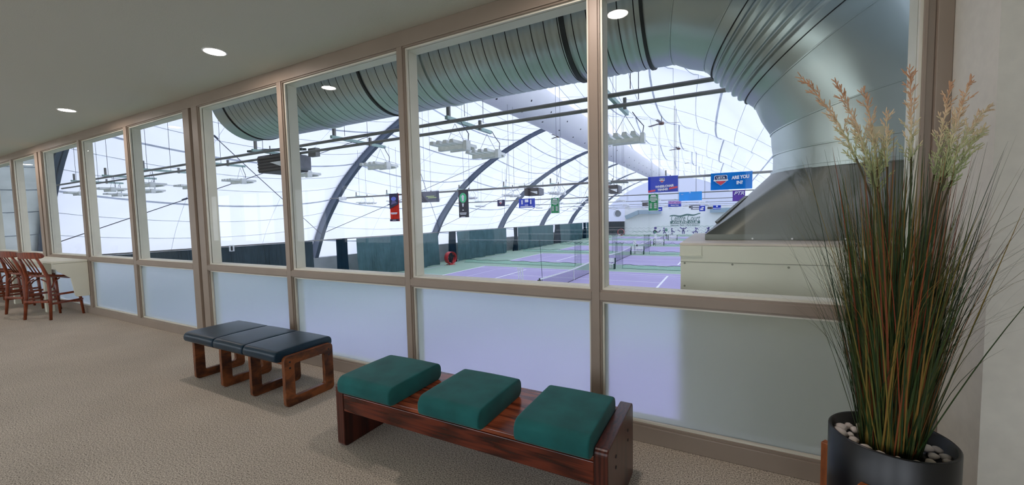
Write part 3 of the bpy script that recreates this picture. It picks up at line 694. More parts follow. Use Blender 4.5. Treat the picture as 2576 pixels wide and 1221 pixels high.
# brown timber behind curtain (left)
# ------------- row pipes, struts, lamps
def lampmesh():
    o=thing('high_bay_lamp',(0,0,0),'x','lamp')
    MB().box(-.27,.27,-.16,-.08,-.07,.0).box(-.27,.27,.2,.24,-.04,.0).build('housing',LAMPW,o,.004)
    for i in range(4):
        x=-.21+.14*i
        m=MB(); m.prism([(x-.05,-.42,.0),(x+.05,-.42,.0),(x+.032,-.42,.06),(x-.032,-.42,.06)],(0,.74,0)); m.build('reflector',LAMPW,o,.004)
    MB().box(.272,.34,-.16,-.02,-.09,.07).build('ballast_box',LAMPW,o,.004)
    m=MB()
    for sx_ in (-1,1):
        m.tube([(sx_*.2,0,.075),(0,0,.42)],.004,4)
    m.build('hanging_wire',WIRE,o)
    MB().tube([(.29,-.02,.08),(.31,-.03,.2),(.2,-.02,.34),(.12,0,.46)],.008,5).build('power_cord',WIRE,o)
    return o
SX=[-1.53,-4.3,-7.27,-10.1,-13.15,-16.1,-19.0,-21.9]
lamp0=lampmesh()
# single mesh far lamp
m=MB().box(-.27,.27,-.14,-.04,-.085,.0).box(.272,.34,-.16,-.02,-.09,.07)
for i in range(4): x=-.21+.14*i; m.prism([(x-.055,-.36,0),(x+.055,-.36,0),(x+.04,-.36,.075),(x-.04,-.36,.075)],(0,.72,0))
m.tube([(-.2,0,.07),(0,0,.42)],.006,4).tube([(.2,0,.07),(0,0,.42)],.006,4)
farlamp=m.build('high_bay_lamp',LAMPW); flu=False; nlu=False
rows_y=[3.15,17.2,32.4,47.6,62.8,78.0,93.2]
RN=['nearest, just beyond the window','second from the window, carrying the big blue banners','third from the window, carrying the small green and blue banners','fourth from the window','fifth from the window','sixth from the window','farthest, before the end wall']
LN={(-1.53,0):'right end',(-4.3,0):'x'}
for r,y in enumerate(rows_y):
    zt=3.2
    xr=(-25.5,5.5)
    t=thing('light_track',(XC,y,zt),'pair of grey hanging pipes, '+RN[r],'pipe track','hanging pipe tracks across the hall')
    rad=.032 if r==0 else .028
    for dy in (0,.6): MB().tube([(xr[0]-XC,dy,0),(xr[1]-XC,dy,0)],rad,8).build('pipe',PIPE,t)
    for k_,x in enumerate(SX):
        if r==0: x_=x
        else: x_=x-.9
        s=MB().box(x_-XC-.03,x_-XC+.03,-.05,1.45,.04,.1); s.build('strut',STRUT,t)
        if r<4:
            m=MB()
            for dy in (0,.6): m.tube([(x_-XC+.35,dy,.05),(x_-XC+.35,dy,6.2 if abs(x_-XC)<7 else 3.2)],.006 if r==0 else .009,4)
            m.build('hanger_rod',WIRE,t)
        if r<2:
            MB().box(x_-XC-.05,x_-XC+.01,.02,.07,.1,.34).box(x_-XC+.05,x_-XC+.1,.9,.95,.02,.2).build('junction_box',PIPE,t,.003)
    for k_,x in enumerate(SX):
        x_=x if r==0 else x-.9
        for dy in ((.6,1.35) if r!=0 else ((1.3,) if k_ in (0,2,3,4) else (.2,1.3))):
            if r<2:
                o=lamp0 if not nlu else copy_tree(lamp0); nlu=True
            else:
                o=farlamp if not flu else farlamp.copy()
                if flu: COL.objects.link(o)
                flu=True
            o.location=(x_,y+dy,zt+.05-.46); o.rotation_euler[2]=0
            if r==0: lb='four-tube lamp on the nearest pipes, '+('near' if dy<.5 else 'far')+' strut end, '+['right of the thick mullion','above the player banners','by the first big arch','hidden by the heater','right of the double post','left of the double post','in the narrow left window','at the far left'][k_]
            else: lb='white four-tube lamp hanging under the pipe pair '+RN[r].split(',')[0]
            tag(o,lb,'lamp','four-tube lamps under the hall pipes' if r==0 else 'four-tube lamps under the pipe pair '+RN[r].split(',')[0])
# heaters
def heater(x,y,z,label,w=.8,dup_=None):
    o=thing('unit_heater',(x,y,z),label,'heater','unit heaters on the hall pipes')
    MB().box(-w,w*.72,-.3,.3,-.42,.0).build('casing',plain('dark_heater_casing',rgb(58,54,54),.5),o,.02)
    m=MB()
    for i in range(5): m.obox((-.1,-.31,-.06-.075*i),(w*.8,0,0),(0,.012,.01),(0,-.008,.02))
    m.build('louver',plain('brown_louver',rgb(84,78,76),.5),o)
    m=MB().prism([(-.1,-.33,-.2),(w*.7,-.33,-.2),(w*.7,-.33,-.36)],(0,.01,0)); m.build('reflector_flap',LAMPW,o)
    MB().box(w*.72,w*1.02,-.26,.26,-.4,-.04).build('motor_housing',plain('grey_motor',rgb(132,132,140),.6),o,.04)
    m=MB()
    for i in range(3): m.bar((-.7+.25*i,-.5+.1*i,.1),(.7,-.1+.1*i,.1),.05,.05)
    m.build('mounting_bracket',plain('bracket_green',rgb(92,104,98),.5),o)
    m=MB()
    for sx_ in (-.6,.5): m.tube([(sx_,0,0),(sx_,0,.3)],.015,6)
    m.build('hanger',PIPE,o)
    return o
heater(-9.85,3.75,3.2,'dark unit heater hanging from the nearest pipes behind a window mullion',.66)
heater(-9.2,17.4,3.1,'dark unit heater on the second pipe pair, in front of an arch',.45)
heater(-4.9,17.4,3.0,'dark unit heater on the second pipe pair at the edge of the thick mullion',.35)
heater(-8.2,47.6,3.0,'dark unit heater beside the green list banner, on a far pipe pair',.6)
heater(-5.2,78.,3.0,'small dark unit heater on a far pipe pair, left one',.7)
heater(-2.6,93.2,2.9,'small dark unit heater on a far pipe pair above the club sign',.8)
# switch box by near pipes
p=at(790,384,1,3.9); tag(MB().box(-.14,.14,-.06,.06,-.1,.1).build('junction_box',PIPE),'grey electrical box under the nearest pipes right of the heater','box').location=p
# emergency light boxes
for (q,lb,yy) in (((862,500),'white box hung in front of the first big arch',17.),((175,480),'white box near the left arch in the third window',5.),((1030,512),'small white box beside the player banner arch',24.)):
    p=at(*q,1,yy); o=thing('hanging_box',p,lb,'box'); MB().box(-.28,.28,-.1,.1,-.12,.12).build('box_body',LAMPW,o,.01); MB().tube([(-.1,0,.12),(-.1,0,1.2)],.008,4).tube([(.15,0,.12),(.15,0,1.2)],.008,4).build('hanging_wire',WIRE,o)
# ------------- banners
def banner(px0,py0,px1,py1,y,mat,label,wave=.02,grp=None):
    A=at(px0,py0,1,y); B=at(px1,py0,1,y); C2=at(px0,py1,1,y)
    W_=B.x-A.x; H_=A.z-C2.z
    o=thing('hanging_banner',((A.x+B.x)/2,y,A.z),label,'banner',grp)
    rows=[[(-W_/2+W_*i/16,wave*math.sin(i*1.3)*(j/6),-H_*j/6) for j in range(7)] for i in range(17)]
    rows2=[[(x,yv+.008,z) for x,yv,z in r_] for r_ in rows]
    MB().grid(rows).grid([r_[::-1] for r_ in rows2]).build('banner_cloth',mat,o)
    return o,W_,H_
def shield(o,cx,cz,w,h,y=-.06,full=True,word='USTA'):
    wm=WHITEP; rd=plain('shield_red',rgb(222,70,84),.6); nv=plain('shield_navy',rgb(30,50,100),.6)
    def sh(k,yy,mat,nm):
        P=[(-.5,.42),(-.42,.5),(.42,.5),(.5,.42),(.5,0),(.34,-.22),(0,-.5),(-.34,-.22),(-.5,0)]
        MB().prism([(cx+x*w*k,yy,cz+z*h*k) for x,z in P],(0,.01,0)).build(nm,mat,o)
    sh(1,y,wm,'shield_outline'); sh(.9,y-.012,nv,'shield_field')
    MB().prism([(cx-.36*w,y-.03,cz-.06*h),(cx+.36*w,y-.03,cz-.06*h),(cx+.28*w,y-.03,cz-.2*h),(cx,y-.03,cz-.43*h),(cx-.28*w,y-.03,cz-.2*h)],(0,.01,0)).build('shield_red_field',rd,o)
    MB().box(cx-.55*w,cx+.55*w,y-.035,y-.02,cz-.06*h,cz+.08*h).build('shield_ribbon',wm,o)
    text('shield_lettering',word,w*.66,h*.24,cx,cz+.14*h,y-.03,o,wm,0,.03)
def lines(o,rows,mat,y=-.06,name='printed_line'):
    m=MB()
    for (x0,x1,z0,z1) in rows: m.box(x0,x1,y-.01,y,z0,z1)
    m.build(name,mat,o)
BLU=cloth('royal_blue_banner',rgb(60,88,205),.4); SKY=cloth('sky_blue_banner',rgb(40,150,226),.35); SKY2=cloth('bright_cyan_banner',rgb(40,176,246),.4)
GRN=cloth('green_banner',rgb(38,160,92),.3); DRK=cloth('charcoal_banner',rgb(44,44,56),.2); NVY=cloth('navy_banner',rgb(50,48,92),.25); PRP=cloth('purple_banner',rgb(128,96,184),.35); REDB=cloth('red_banner',rgb(232,70,54),.3); GRY=cloth('grey_banner',rgb(132,134,146),.25)
RD=plain('banner_red_ink',rgb(228,68,84),.6)
o,W_,H_=banner(1630.5,446,1705.5,485.5,17.1,BLU,'blue banner reading wheelchair tennis with red stripes')
shield(o,-.02*W_,-.27*H_,.17*W_,.30*H_)
text('banner_lettering','WHEELCHAIR',.62*W_,.15*H_,.06*W_,-.70*H_,-.07,o,WHITEP,.1,.04,rot=.05)
text('banner_lettering','TENNIS',.35*W_,.14*H_,.0,-.9*H_,-.07,o,WHITEP,.1,.04,rot=.05)
m=MB(); m.prism([(-.49*W_,-.06,-.87*H_),(-.24*W_,-.06,-.82*H_),(-.25*W_,-.06,-.92*H_),(-.49*W_,-.06,-.99*H_)],(0,.01,0)).prism([(.23*W_,-.06,-.74*H_),(.49*W_,-.06,-.66*H_),(.49*W_,-.06,-.78*H_),(.2*W_,-.06,-.86*H_)],(0,.01,0)); m.build('red_stripe',RD,o)
o,W_,H_=banner(1788,437,1893,479,17.1,SKY,'sky blue banner with a tennis shield asking ARE YOU IN')
shield(o,-.25*W_,-.45*H_,.32*W_,.62*H_)
text('banner_lettering','ARE YOU',.42*W_,.21*H_,.22*W_,-.40*H_,-.07,o,WHITEP,.05,.05,rot=.04)
text('banner_lettering','IN?',.15*W_,.21*H_,.2*W_,-.71*H_,-.07,o,WHITEP,.05,.05,rot=.04)
o,W_,H_=banner(980,488,1002.5,557.5,17.1,REDB,'tall black and red player banner at the left')
MB().prism([(-.49*W_,-.05,-.005),(.49*W_,-.05,-.005),(.49*W_,-.05,-.38*H_),(-.49*W_,-.05,-.55*H_)],(0,.01,0)).box(-.49*W_,.49*W_,-.06,-.05,-.995*H_,-.92*H_).build('dark_field',plain('banner_navy_ink',rgb(40,34,66),.6),o)
m=MB()
m.prism([(.28*W_*math.cos(a_),-.065,-.19*H_+.075*H_*math.sin(a_)) for a_ in np.linspace(0,2*PI,13)[:-1]],(0,.01,0)); m.build('portrait_head',plain('portrait_blue',rgb(110,120,210),.6),o)
MB().prism([(-.3*W_,-.064,-.40*H_),(.36*W_,-.064,-.34*H_),(.2*W_,-.064,-.27*H_),(-.2*W_,-.064,-.27*H_)],(0,.008,0)).build('portrait_shoulders',plain('portrait_grey',rgb(110,100,140),.6),o)
lines(o,[(-.36*W_,.36*W_,-.72*H_,-.68*H_),(-.3*W_,.3*W_,-.745*H_,-.73*H_),(-.2*W_,.2*W_,-.965*H_,-.95*H_)],WHITEP)
o,W_,H_=banner(1046,484,1104,511,17.1,GRY,'wide grey banner with dark curved stripes beside the frame')
m=MB()
for i in range(3):
    pp=[(-.42*W_+.08*W_*i+.25*W_*t*t,-.055,-H_*t) for t in np.linspace(.02,.98,9)]; m.prism(pp+[(x+.05*W_,y_,z) for x,y_,z in pp[::-1]],(0,.008,0))
m.build('curved_stripe',plain('stripe_dark',rgb(50,46,60),.6),o); lines(o,[(-.02*W_,.33*W_,-.5*H_,-.42*H_),(.06*W_,.42*W_,-.64*H_,-.55*H_)],plain('stripe_green',rgb(200,216,150),.6))
o,W_,H_=banner(1153,478,1177.5,547.5,17.1,DRK,'tall black player banner with a green ball')
MB().prism([(.36*W_*math.cos(a_),-.055,-.3*H_+.18*H_*math.sin(a_)) for a_ in np.linspace(0,2*PI,19)[:-1]],(0,.01,0)).build('green_ball',plain('ball_green',rgb(60,200,130),.6),o)
MB().prism([(-.06*W_,-.07,-.42*H_),(.06*W_,-.07,-.42*H_),(.14*W_,-.07,-.24*H_),(0,-.07,-.18*H_),(-.14*W_,-.07,-.24*H_)],(0,.01,0)).prism([(-.09*W_,-.07,-.5*H_),(.09*W_,-.07,-.5*H_),(.04*W_,-.07,-.62*H_),(-.04*W_,-.07,-.62*H_)],(0,.01,0)).build('player_figure',WHITEP,o)
lines(o,[(-.34*W_,.34*W_,-.86*H_,-.83*H_),(-.3*W_,.3*W_,-.9*H_,-.88*H_),(-.2*W_,.2*W_,-.985*H_,-.97*H_),(-.06*W_,.06*W_,-.76*H_,-.72*H_)],WHITEP)
o,W_,H_=banner(1508,456,1536,490,17.1,WHITEP,'white banner half hidden by the thick mullion'); lines(o,[(.28*W_,.42*W_,-.5*H_,-.36*H_)],plain('banner_brown',rgb(130,70,60),.6))
# row three
o,W_,H_=banner(1251,503.5,1269.5,519.5,32.3,NVY,'small navy banner with a white shield'); shield(o,0,-.4*H_,.36*W_,.62*H_)
o,W_,H_=banner(1305,501,1345.5,523.5,32.3,BLU,'small royal blue notice banner on the third pipe pair')
lines(o,[(-.1*W_,.12*W_,-.4*H_,-.1*H_),(-.32*W_,-.24*W_,-.62*H_,-.15*H_),(.22*W_,.3*W_,-.62*H_,-.15*H_),(-.1*W_,.1*W_,-.75*H_,-.68*H_),(-.38*W_,.38*W_,-.92*H_,-.84*H_)],WHITEP)
for (q0,q1,q2,q3,yy,lb) in ((1386,499,1407,537.5,32.3,'green list banner with white lines, left of the mullion'),(1631,490,1656.5,531.5,32.3,'green list banner hanging just below the wheelchair banner')):
    o,W_,H_=banner(q0,q1,q2,q3,yy,GRN,lb)
    rr=[(-.24*W_,.24*W_,-.1*H_,-.05*H_),(-.33*W_,.33*W_,-.16*H_,-.13*H_),(-.36*W_,.36*W_,-.25*H_,-.22*H_),(-.38*W_,.38*W_,-.35*H_,-.31*H_),(-.2*W_,.2*W_,-.43*H_,-.4*H_)]
    for i in range(6): rr+=[(-.36*W_,-.14*W_,-.56*H_-.055*i*H_,-.54*H_-.055*i*H_),(.08*W_,.34*W_,-.56*H_-.055*i*H_,-.54*H_-.055*i*H_)]
    e=.46
    rr+=[(-.49*W_,-e*W_,-H_,-.0),(e*W_,.49*W_,-H_,-.0),(-.49*W_,.49*W_,-H_,-.98*H_)]
    lines(o,rr,WHITEP)
o,W_,H_=banner(1708,484,1766,506,32.3,SKY2,'plain bright cyan banner below the roof middle'); lines(o,[(-.4*W_,-.3*W_,-.3*H_,-.24*H_),(-.05*W_,.02*W_,-.16*H_,-.02*H_)],plain('faint_blue',rgb(150,200,240),.6))
o,W_,H_=banner(1843,480,1874.5,506.5,32.3,PRP,'purple banner reading PTR beside the steel hood'); text('banner_lettering','PTR',.8*W_,.32*H_,0,-.42*H_,-.07,o,WHITEP,.3,.01)
o,W_,H_=banner(1681,506,1713.5,521,47.5,BLU,'blue and pink banner reading SPARTANS')
MB().box(-.47*W_,.47*W_,-.06,-.05,-.52*H_,-.06*H_).build('pink_field',plain('pale_pink',rgb(232,196,232),.6),o); text('banner_lettering','SPARTANS',.88*W_,.38*H_,0,-.47*H_,-.08,o,plain('spartan_ink',rgb(150,70,170),.6),0,.03)
text('banner_lettering','TENNIS TEAM',.62*W_,.18*H_,0,-.84*H_,-.08,o,WHITEP,0,.03)
o,W_,H_=banner(1738,516.5,1762,528,62.7,GRY,'small grey banner high before the far wall'); lines(o,[(-.3*W_,.4*W_,-.45*H_,-.2*H_),(-.3*W_,.4*W_,-.85*H_,-.65*H_)],WHITEP)
o,W_,H_=banner(1759,518,1774,532,62.6,BLU,'small blue banner overlapping the grey one'); lines(o,[(-.3*W_,.2*W_,-.75*H_,-.5*H_),(-.1*W_,.3*W_,-.4*H_,-.25*H_)],WHITEP)
o,W_,H_=banner(1794,517,1813.5,527,62.7,BLU,'small blue and white striped banner in front of the right far duct'); lines(o,[(-.5*W_,.5*W_,-.82*H_,-.68*H_),(-.1*W_,.1*W_,-.45*H_,-.1*H_)],WHITEP)
o,W_,H_=banner(1650,522,1666,531.5,62.7,BLU,'small blue banner peeping out behind the lower green list banner'); lines(o,[(-.1*W_,.3*W_,-.7*H_,-.5*H_)],WHITEP)
# ------------- white fabric duct
m=MB(); N=24; rows=[]
r0=1.2
ys=[.4,8,16,24,32,40,43,46,54,62,70,78,84,92]
for y in ys:
    rr=r0*(1+ (.1 if y==43 else 0)); zc=8.85
    rows.append([(-11.07+rr*math.cos(2*PI*i/N),y,zc+rr*math.sin(2*PI*i/N)) for i in range(N)])
m.grid(rows,True,True); fd=thing('fabric_air_duct',(0,0,0),'long white fabric air duct running along the hall roof','duct'); m.build('duct_sleeve',FABD,fd)
m=MB()
for i in range(26):
    y=10+3*i
    for a_ in (-1.2,-.5):
        m.tube([(-11.07+1.19*math.cos(a_),y,8.85+1.19*math.sin(a_)),(-11.07+1.215*math.cos(a_),y,8.85+1.215*math.sin(a_))],.06,8)
m.build('air_nozzle',BLACK,fd)
# ------------- ceiling fans
def mkfan():
    o=thing('ceiling_fan',(0,0,0),'x','fan'); MB().tube([(0,0,0),(0,0,1.6)],.02,6).build('down_rod',PIPE,o); MB().lathe([(.0001,-.12),(.12,-.1),(.14,0),(.1,.08),(.0001,.1)],n=12).build('motor',plain('fan_motor',rgb(120,90,80),.5),o)
    for i in range(3):
        a_=2*PI*i/3+.4; d_=Vector((math.cos(a_),math.sin(a_),0)); t_=Vector((-d_.y,d_.x,0)); MB().obox(d_*.5,d_*.4,t_*.07+Vector((0,0,.015)),(0,0,.008)).build('blade',plain('fan_blade',rgb(150,140,136),.5),o)
    return o
f0=mkfan(); f0.scale=(1,1,1)
for k,((px,py),y,lb) in enumerate((((1405,343),32,'white ceiling fan above the second arch'),((1664,310),26.6,'reddish ceiling fan nearest under the roof right of the mullion'),((1707,374),41.8,'dark ceiling fan second in the roof row'),((1745,408),57,'ceiling fan third in the roof row'),((1520,432),57,'small ceiling fan left of the fabric duct'))):
    o=f0 if k==0 else copy_tree(f0); o.location=at(px,py,1,y); s_=1.3 if y<50 else 1.6; o.scale=(s_,s_,1); tag(o,lb,'fan','ceiling fans under the hall roof')
# ------------- nets on the courts
def net(k):
    yc=Y0+PIT*k; ya,yb=yc-5.6,yc+5.6
    if k==0: ya=at(1358,697,0,NETX).y
    o=thing('tennis_net',(NETX,yc,ZF),['','nearest tennis net, its white tape sloping up to the mullion','second tennis net, right of the mullion','third tennis net from the lounge windows','fourth tennis net from the lounge windows','farthest tennis net, near the mural wall'][k+1] or 'tennis net right below the lounge windows','net','nets across the courts')
    def h(t): return 1.07-.156*(1-abs(2*t-1))**.8
    n=20; L_=[]
    for i in range(n+1): t=i/n; L_.append((ya-yc+(yb-ya)*t,h(t)))
    MB().grid([[(0,y,.03),(0,y,z-.05)] for y,z in L_],False).build('net_mesh',NETM,o)
    MB().grid([[(-.02,y,z-.09),(.02,y,z-.09),(.02,y,z),(-.02,y,z)] for y,z in L_],False,True).build('white_tape',WHITEP,o)
    for y in (ya-yc-.05,yb-yc+.05):
        MB().tube([(0,y,0),(0,y,1.1)],.045,10).build('net_post',DGREEN,o)
    MB().box(-.03,.03,-.03+(ya+yb)/2-yc,.03+(ya+yb)/2-yc,0,h(.5)).build('centre_strap',WHITEP,o)
    MB().tube([(0,ya-yc,.03),(0,yb-yc,.03)],.02,5).build('lower_cord',BLACK,o)
    MB().box(-.1,.1,ya-yc-.2,ya-yc+.02,.75,1.0).build('crank',BLACK,o,.02)
for k in range(-1,5): net(k)
# divider nets on floor + wire
DN=['nearest green divider net lying across the courts, left part','second green divider net across the courts','third green divider net across the courts','fourth green divider net across the courts']
for k in range(4):
    y=35.6+PIT*k
    for side,(xa,xb) in enumerate(((-26.5,-13.2),(-8.6,3.5))):
        o=thing('divider_net',((xa+xb)/2,y,ZF),('left' if side==0 else 'right')+' half of the '+['nearest','second','third','fourth'][k]+' green divider net lying across the courts','net','gathered divider nets between courts'); cx_=(xa+xb)/2; n=40
        r=random.Random(k*2+side)
        T=[(xa-cx_+(xb-xa)*i/n,.1*math.sin(i*.5)+.2,.30+.04*math.sin(i*.9)+.03*r.random()) for i in range(n+1)]
        Bm=[(x,-.15+.06*math.sin(i*.7),.02) for i,(x,_,_) in enumerate(T)]
        MB().grid([[b_,t_] for b_,t_ in zip(Bm,T)],True).build('green_mesh',GNET,o)
        MB().tube(T,.02,5).build('top_rope',BLACK,o); MB().tube(Bm,.012,5).build('bottom_rope',DGREEN,o)
    wr=MB().tube([(-27.5,y+.6,-.93),(7,y+.6,-.93)],.012,4)
    T=[]; n=160
    for i in range(n+1): T.append((-27.5+34.5*i/n,y+.6,-.98-.28*abs(math.sin(PI*i/4))**1.0))
    c=thing('divider_cable',(0,0,0),'thin cable with scalloped rope above the '+['nearest','second','third','fourth'][k]+' divider net','cable','cables carrying the divider nets'); wr.build('cable',WHITEP,c); MB().tube(T,.01,4).build('scalloped_rope',DGREEN,c)
    # gathered net columns
    for side,x in enumerate((-13.0,-8.9) if k<2 else ()):
        o=thing('gathered_net',(x,y+.3,ZF),'gathered vertical netting bundle '+('left' if side==0 else 'right')+' of the gap in the '+['nearest','second','third','fourth'][k]+' divider net','net','gathered netting bundles hanging by the net gaps')
        rows=[[(-.35+.7*i/12,.12*math.sin(i*2.1),z) for z in (.02,1.2,2.5)] for i in range(13)]; MB().grid(rows).build('netting',GNETV,o)
        MB().tube([(-.37,0,.0),(-.34,0,2.5)],.014,5).tube([(.3,0,0),(.2,0,2.4)],.01,5).build('side_rope',DGREEN,o)
        MB().tube([(-.4,0,2.4),(-.2,-.1,2.3),(.1,0,2.42),(.3,-.1,2.3),(.45,0,2.45)],.025,6).build('top_knot',DGREEN,o)
# tall rope and posts in the nearest court
p1=at(1358,604,1,25.5); tag(MB().tube([p1,at(1365,712,1,25.5)],.018,5).build('hanging_rope',DGREEN),'thin dark rope hanging in front of the nearest net','rope')
# umpire-style white rack (ball tube rack)
p=at(1311,712,2,ZF); k=thing('white_ball_rack',(p.x,p.y,ZF),'upright white rack with grey rails standing on the nearest court','rack')
for dx in (-.18,.0,.18): MB().bar((dx,0,.06),(dx*1.0-.06,0,1.12),.07,.05,up=(0,1,0)).build('upright',WHITEP,k)
MB().box(-.32,.2,-.03,.03,1.06,1.14).box(-.24,.25,-.03,.03,.02,.08).build('cross_piece',WHITEP,k)
# court benches between nets
def cb(px,py,label,s=1.):
    p=at(px,py,2,ZF); o=thing('court_bench',(p.x,p.y,ZF),label,'bench','white benches between the courts')
    MB().box(-.75,.75,-.2,.2,.42,.48).build('seat',WHITEP,o,.01); MB().box(-.75,.75,.18,.22,.6,1.0).build('backrest',WHITEP,o,.01)
    MB().box(-.55,.55,-.02,.18,.08,.36).build('lower_panel',WHITEP,o,.01)
    for sx_ in (-1,1): MB().box(sx_*.8-.05,sx_*.8+.05,-.25,.25,0,.5).box(sx_*.8-.05,sx_*.8+.05,.16,.25,.5,1.02).build('leg',DGREEN,o,.01)
    return o
cb(1603,640,'white bench with green legs beside the second net post'); cb(1525,676,'white bench with green legs half hidden by the thick mullion'); cb(1657,618,'white bench with green legs by the third net'); cb(1692,605,'small far bench by the fourth net')
for (px,py,pt_,lb) in ((1597,640,604,'white number board on a thin post by the second net'),(1649,619,591,'white number board on a thin post by the third net'),(1358,664,640,'white tag on net post')):
    if px==1358: continue
    P=at(px,py,2,ZF); T=at(px,pt_,1,P.y); o=thing('court_marker',(P.x,P.y,ZF),lb,'sign'); MB().tube([(0,0,0),(0,0,T.z-ZF-.5)],.03,6).build('post',DGREEN,o); MB().box(-.17,.17,-.02,.02,T.z-ZF-.65,T.z-ZF).build('board',WHITEP,o)
# folding net posts frame at far left court
P=at(1540,607,2,ZF); o=thing('practice_net',(P.x,P.y,ZF),'low white framed practice net near the far left curtain','net')
MB().tube([(0,0,0),(0,0,1.0),(.0,7,1.0),(0,7,0)],.04,6).build('frame',WHITEP,o); MB().tube([(0,3.5,0),(0,3.5,1.0)],.04,6).build('middle_post',WHITEP,o); MB().grid([[(0,0,.1),(0,0,.95)],[(0,7,.1),(0,7,.95)]]).build('net_mesh',see('pale_netting',rgb(200,200,220),.3),o)
# red fans
def redfan(px,py,d,y,label,rz):
    P=at(px,py,0,-26.2) if y is None else at(px,py,2,ZF); o=thing('drum_fan',(P.x,P.y,ZF),label,'fan',rz=rz); R_=d/2
    m=MB(); N=28; zc=R_+.08
    m.grid([[(rr*math.cos(2*PI*i/N),yy,zc+rr*math.sin(2*PI*i/N)) for i in range(N)] for rr,yy in ((R_,-.28),(R_,.28),(R_-.04,.28),(R_-.04,-.28),(R_,-.28))],True,True); m.build('drum',REDP,o)
    m=MB()
    for rr in (.25,.5,.75,.95):
        Q=[(rr*R_*math.cos(2*PI*i/24),.27,zc+rr*R_*math.sin(2*PI*i/24)) for i in range(25)]; m.tube(Q,.008,4); m.tube([(x,-.27,z) for x,_,z in Q],.008,4)
    for i in range(12): a_=2*PI*i/12; m.tube([(0,.27,zc),(R_*math.cos(a_),.27,zc+R_*math.sin(a_))],.006,4); m.tube([(0,-.27,zc),(R_*math.cos(a_),-.27,zc+R_*math.sin(a_))],.006,4)
    m.build('guard',BLACK,o); MB().tube([(0,-.12,zc),(0,.16,zc)],.12,12).build('motor',BLACK,o)
    m=MB()
    for i in range(4): a_=2*PI*i/4+.3; m.obox((.5*R_*math.cos(a_),0,zc+.5*R_*math.sin(a_)),Vector((math.cos(a_),0,math.sin(a_)))*R_*.42,Vector((-math.sin(a_),.3,math.cos(a_)))*.1,(0,.006,0))
    m.build('blade',BLACK,o)
    m=MB().box(-.4,.4,-.3,-.22,0,.06).box(-.4,.4,.22,.3,0,.06).box(-.05,.05,-.3,.3,.04,.1); m.build('stand',REDP,o)
    MB().tube([(-.0,-.28,.5),(0,-.9,.55)],.025,6).build('handle',REDP,o)
redfan(1134,666,1.35,1,'red drum fan standing by the left curtain',math.radians(80))
redfan(1562,593,1.6,1,'far red drum fan before the dark corner curtain',0)
# ------------- big metal duct outside the windows
YC=1.84; ZA=3.72; R=.66
md=thing('spiral_air_duct',(-4,YC,ZA),'huge galvanised spiral air duct sweeping past the top of the windows','duct')
def ringrow(c,ax1,r1,ax2,r2,N=96): return [Vector(c)+Vector(ax1)*r1*math.cos(2*PI*i/N)+Vector(ax2)*r2*math.sin(2*PI*i/N) for i in range(N)]
o_=md.location
m=MB(); rows=[]; mats=[]
x=-7.9; pitch=.148
xs=[]
def add(xx,rr): rows.append(ringrow((xx-o_.x,0,0),(0,1,0),rr,(0,0,1),rr))
add(-7.92,R);add(-7.58,R)
m.grid(rows,True,True)
x=-7.57
k=0
while x<-.80:
    rows=[]; add(x,R); add(x+.018,R+.0);add(x+.03,R+.006);add(x+.05,R+.006);add(x+.062,R);add(x+.09,R); add(x+.10,R+.005); add(x+.115,R+.005); add(x+.127,R); add(x+pitch-.010,R); m.cur=0; m.grid(rows,True,True)
    rows=[]; m.cur=1; add(x+pitch-.010,R); add(x+pitch-.007,R-.008); add(x+pitch-.003,R-.008); add(x+pitch,R); m.grid(rows,True,True); x+=pitch; k+=1
m.cur=0
rows=[]; add(x,R); add(-.66,R); m.grid(rows,True,True)
m.build('spiral_tube',[GALV,GALVB],md)
m=MB(); rows=[]; c0=MB()
# end disc at left
m.lathe([(.0001,0),(R,0)],n=96); m.v=[(-7.92-o_.x,p_[0],p_[1]) for p_ in m.v]; m.build('end_cap',GALV,md)
for xx,w_,mt_ in ((-7.57,.014,GALVB),(-5.78,.06,GALV),(-4.32,.035,GALVB),(-3.3,.05,GALV),(-1.46,.05,GALVB),(-.70,.03,GALVB)):
    rows=[]; 
    for a_,b_ in ((xx-w_/2,R+.001),(xx-w_/2,R+.02),(xx+w_/2,R+.02),(xx+w_/2,R+.001)): add(a_,b_)
    MB().grid(rows,False,True).build('joint_band',mt_,md)
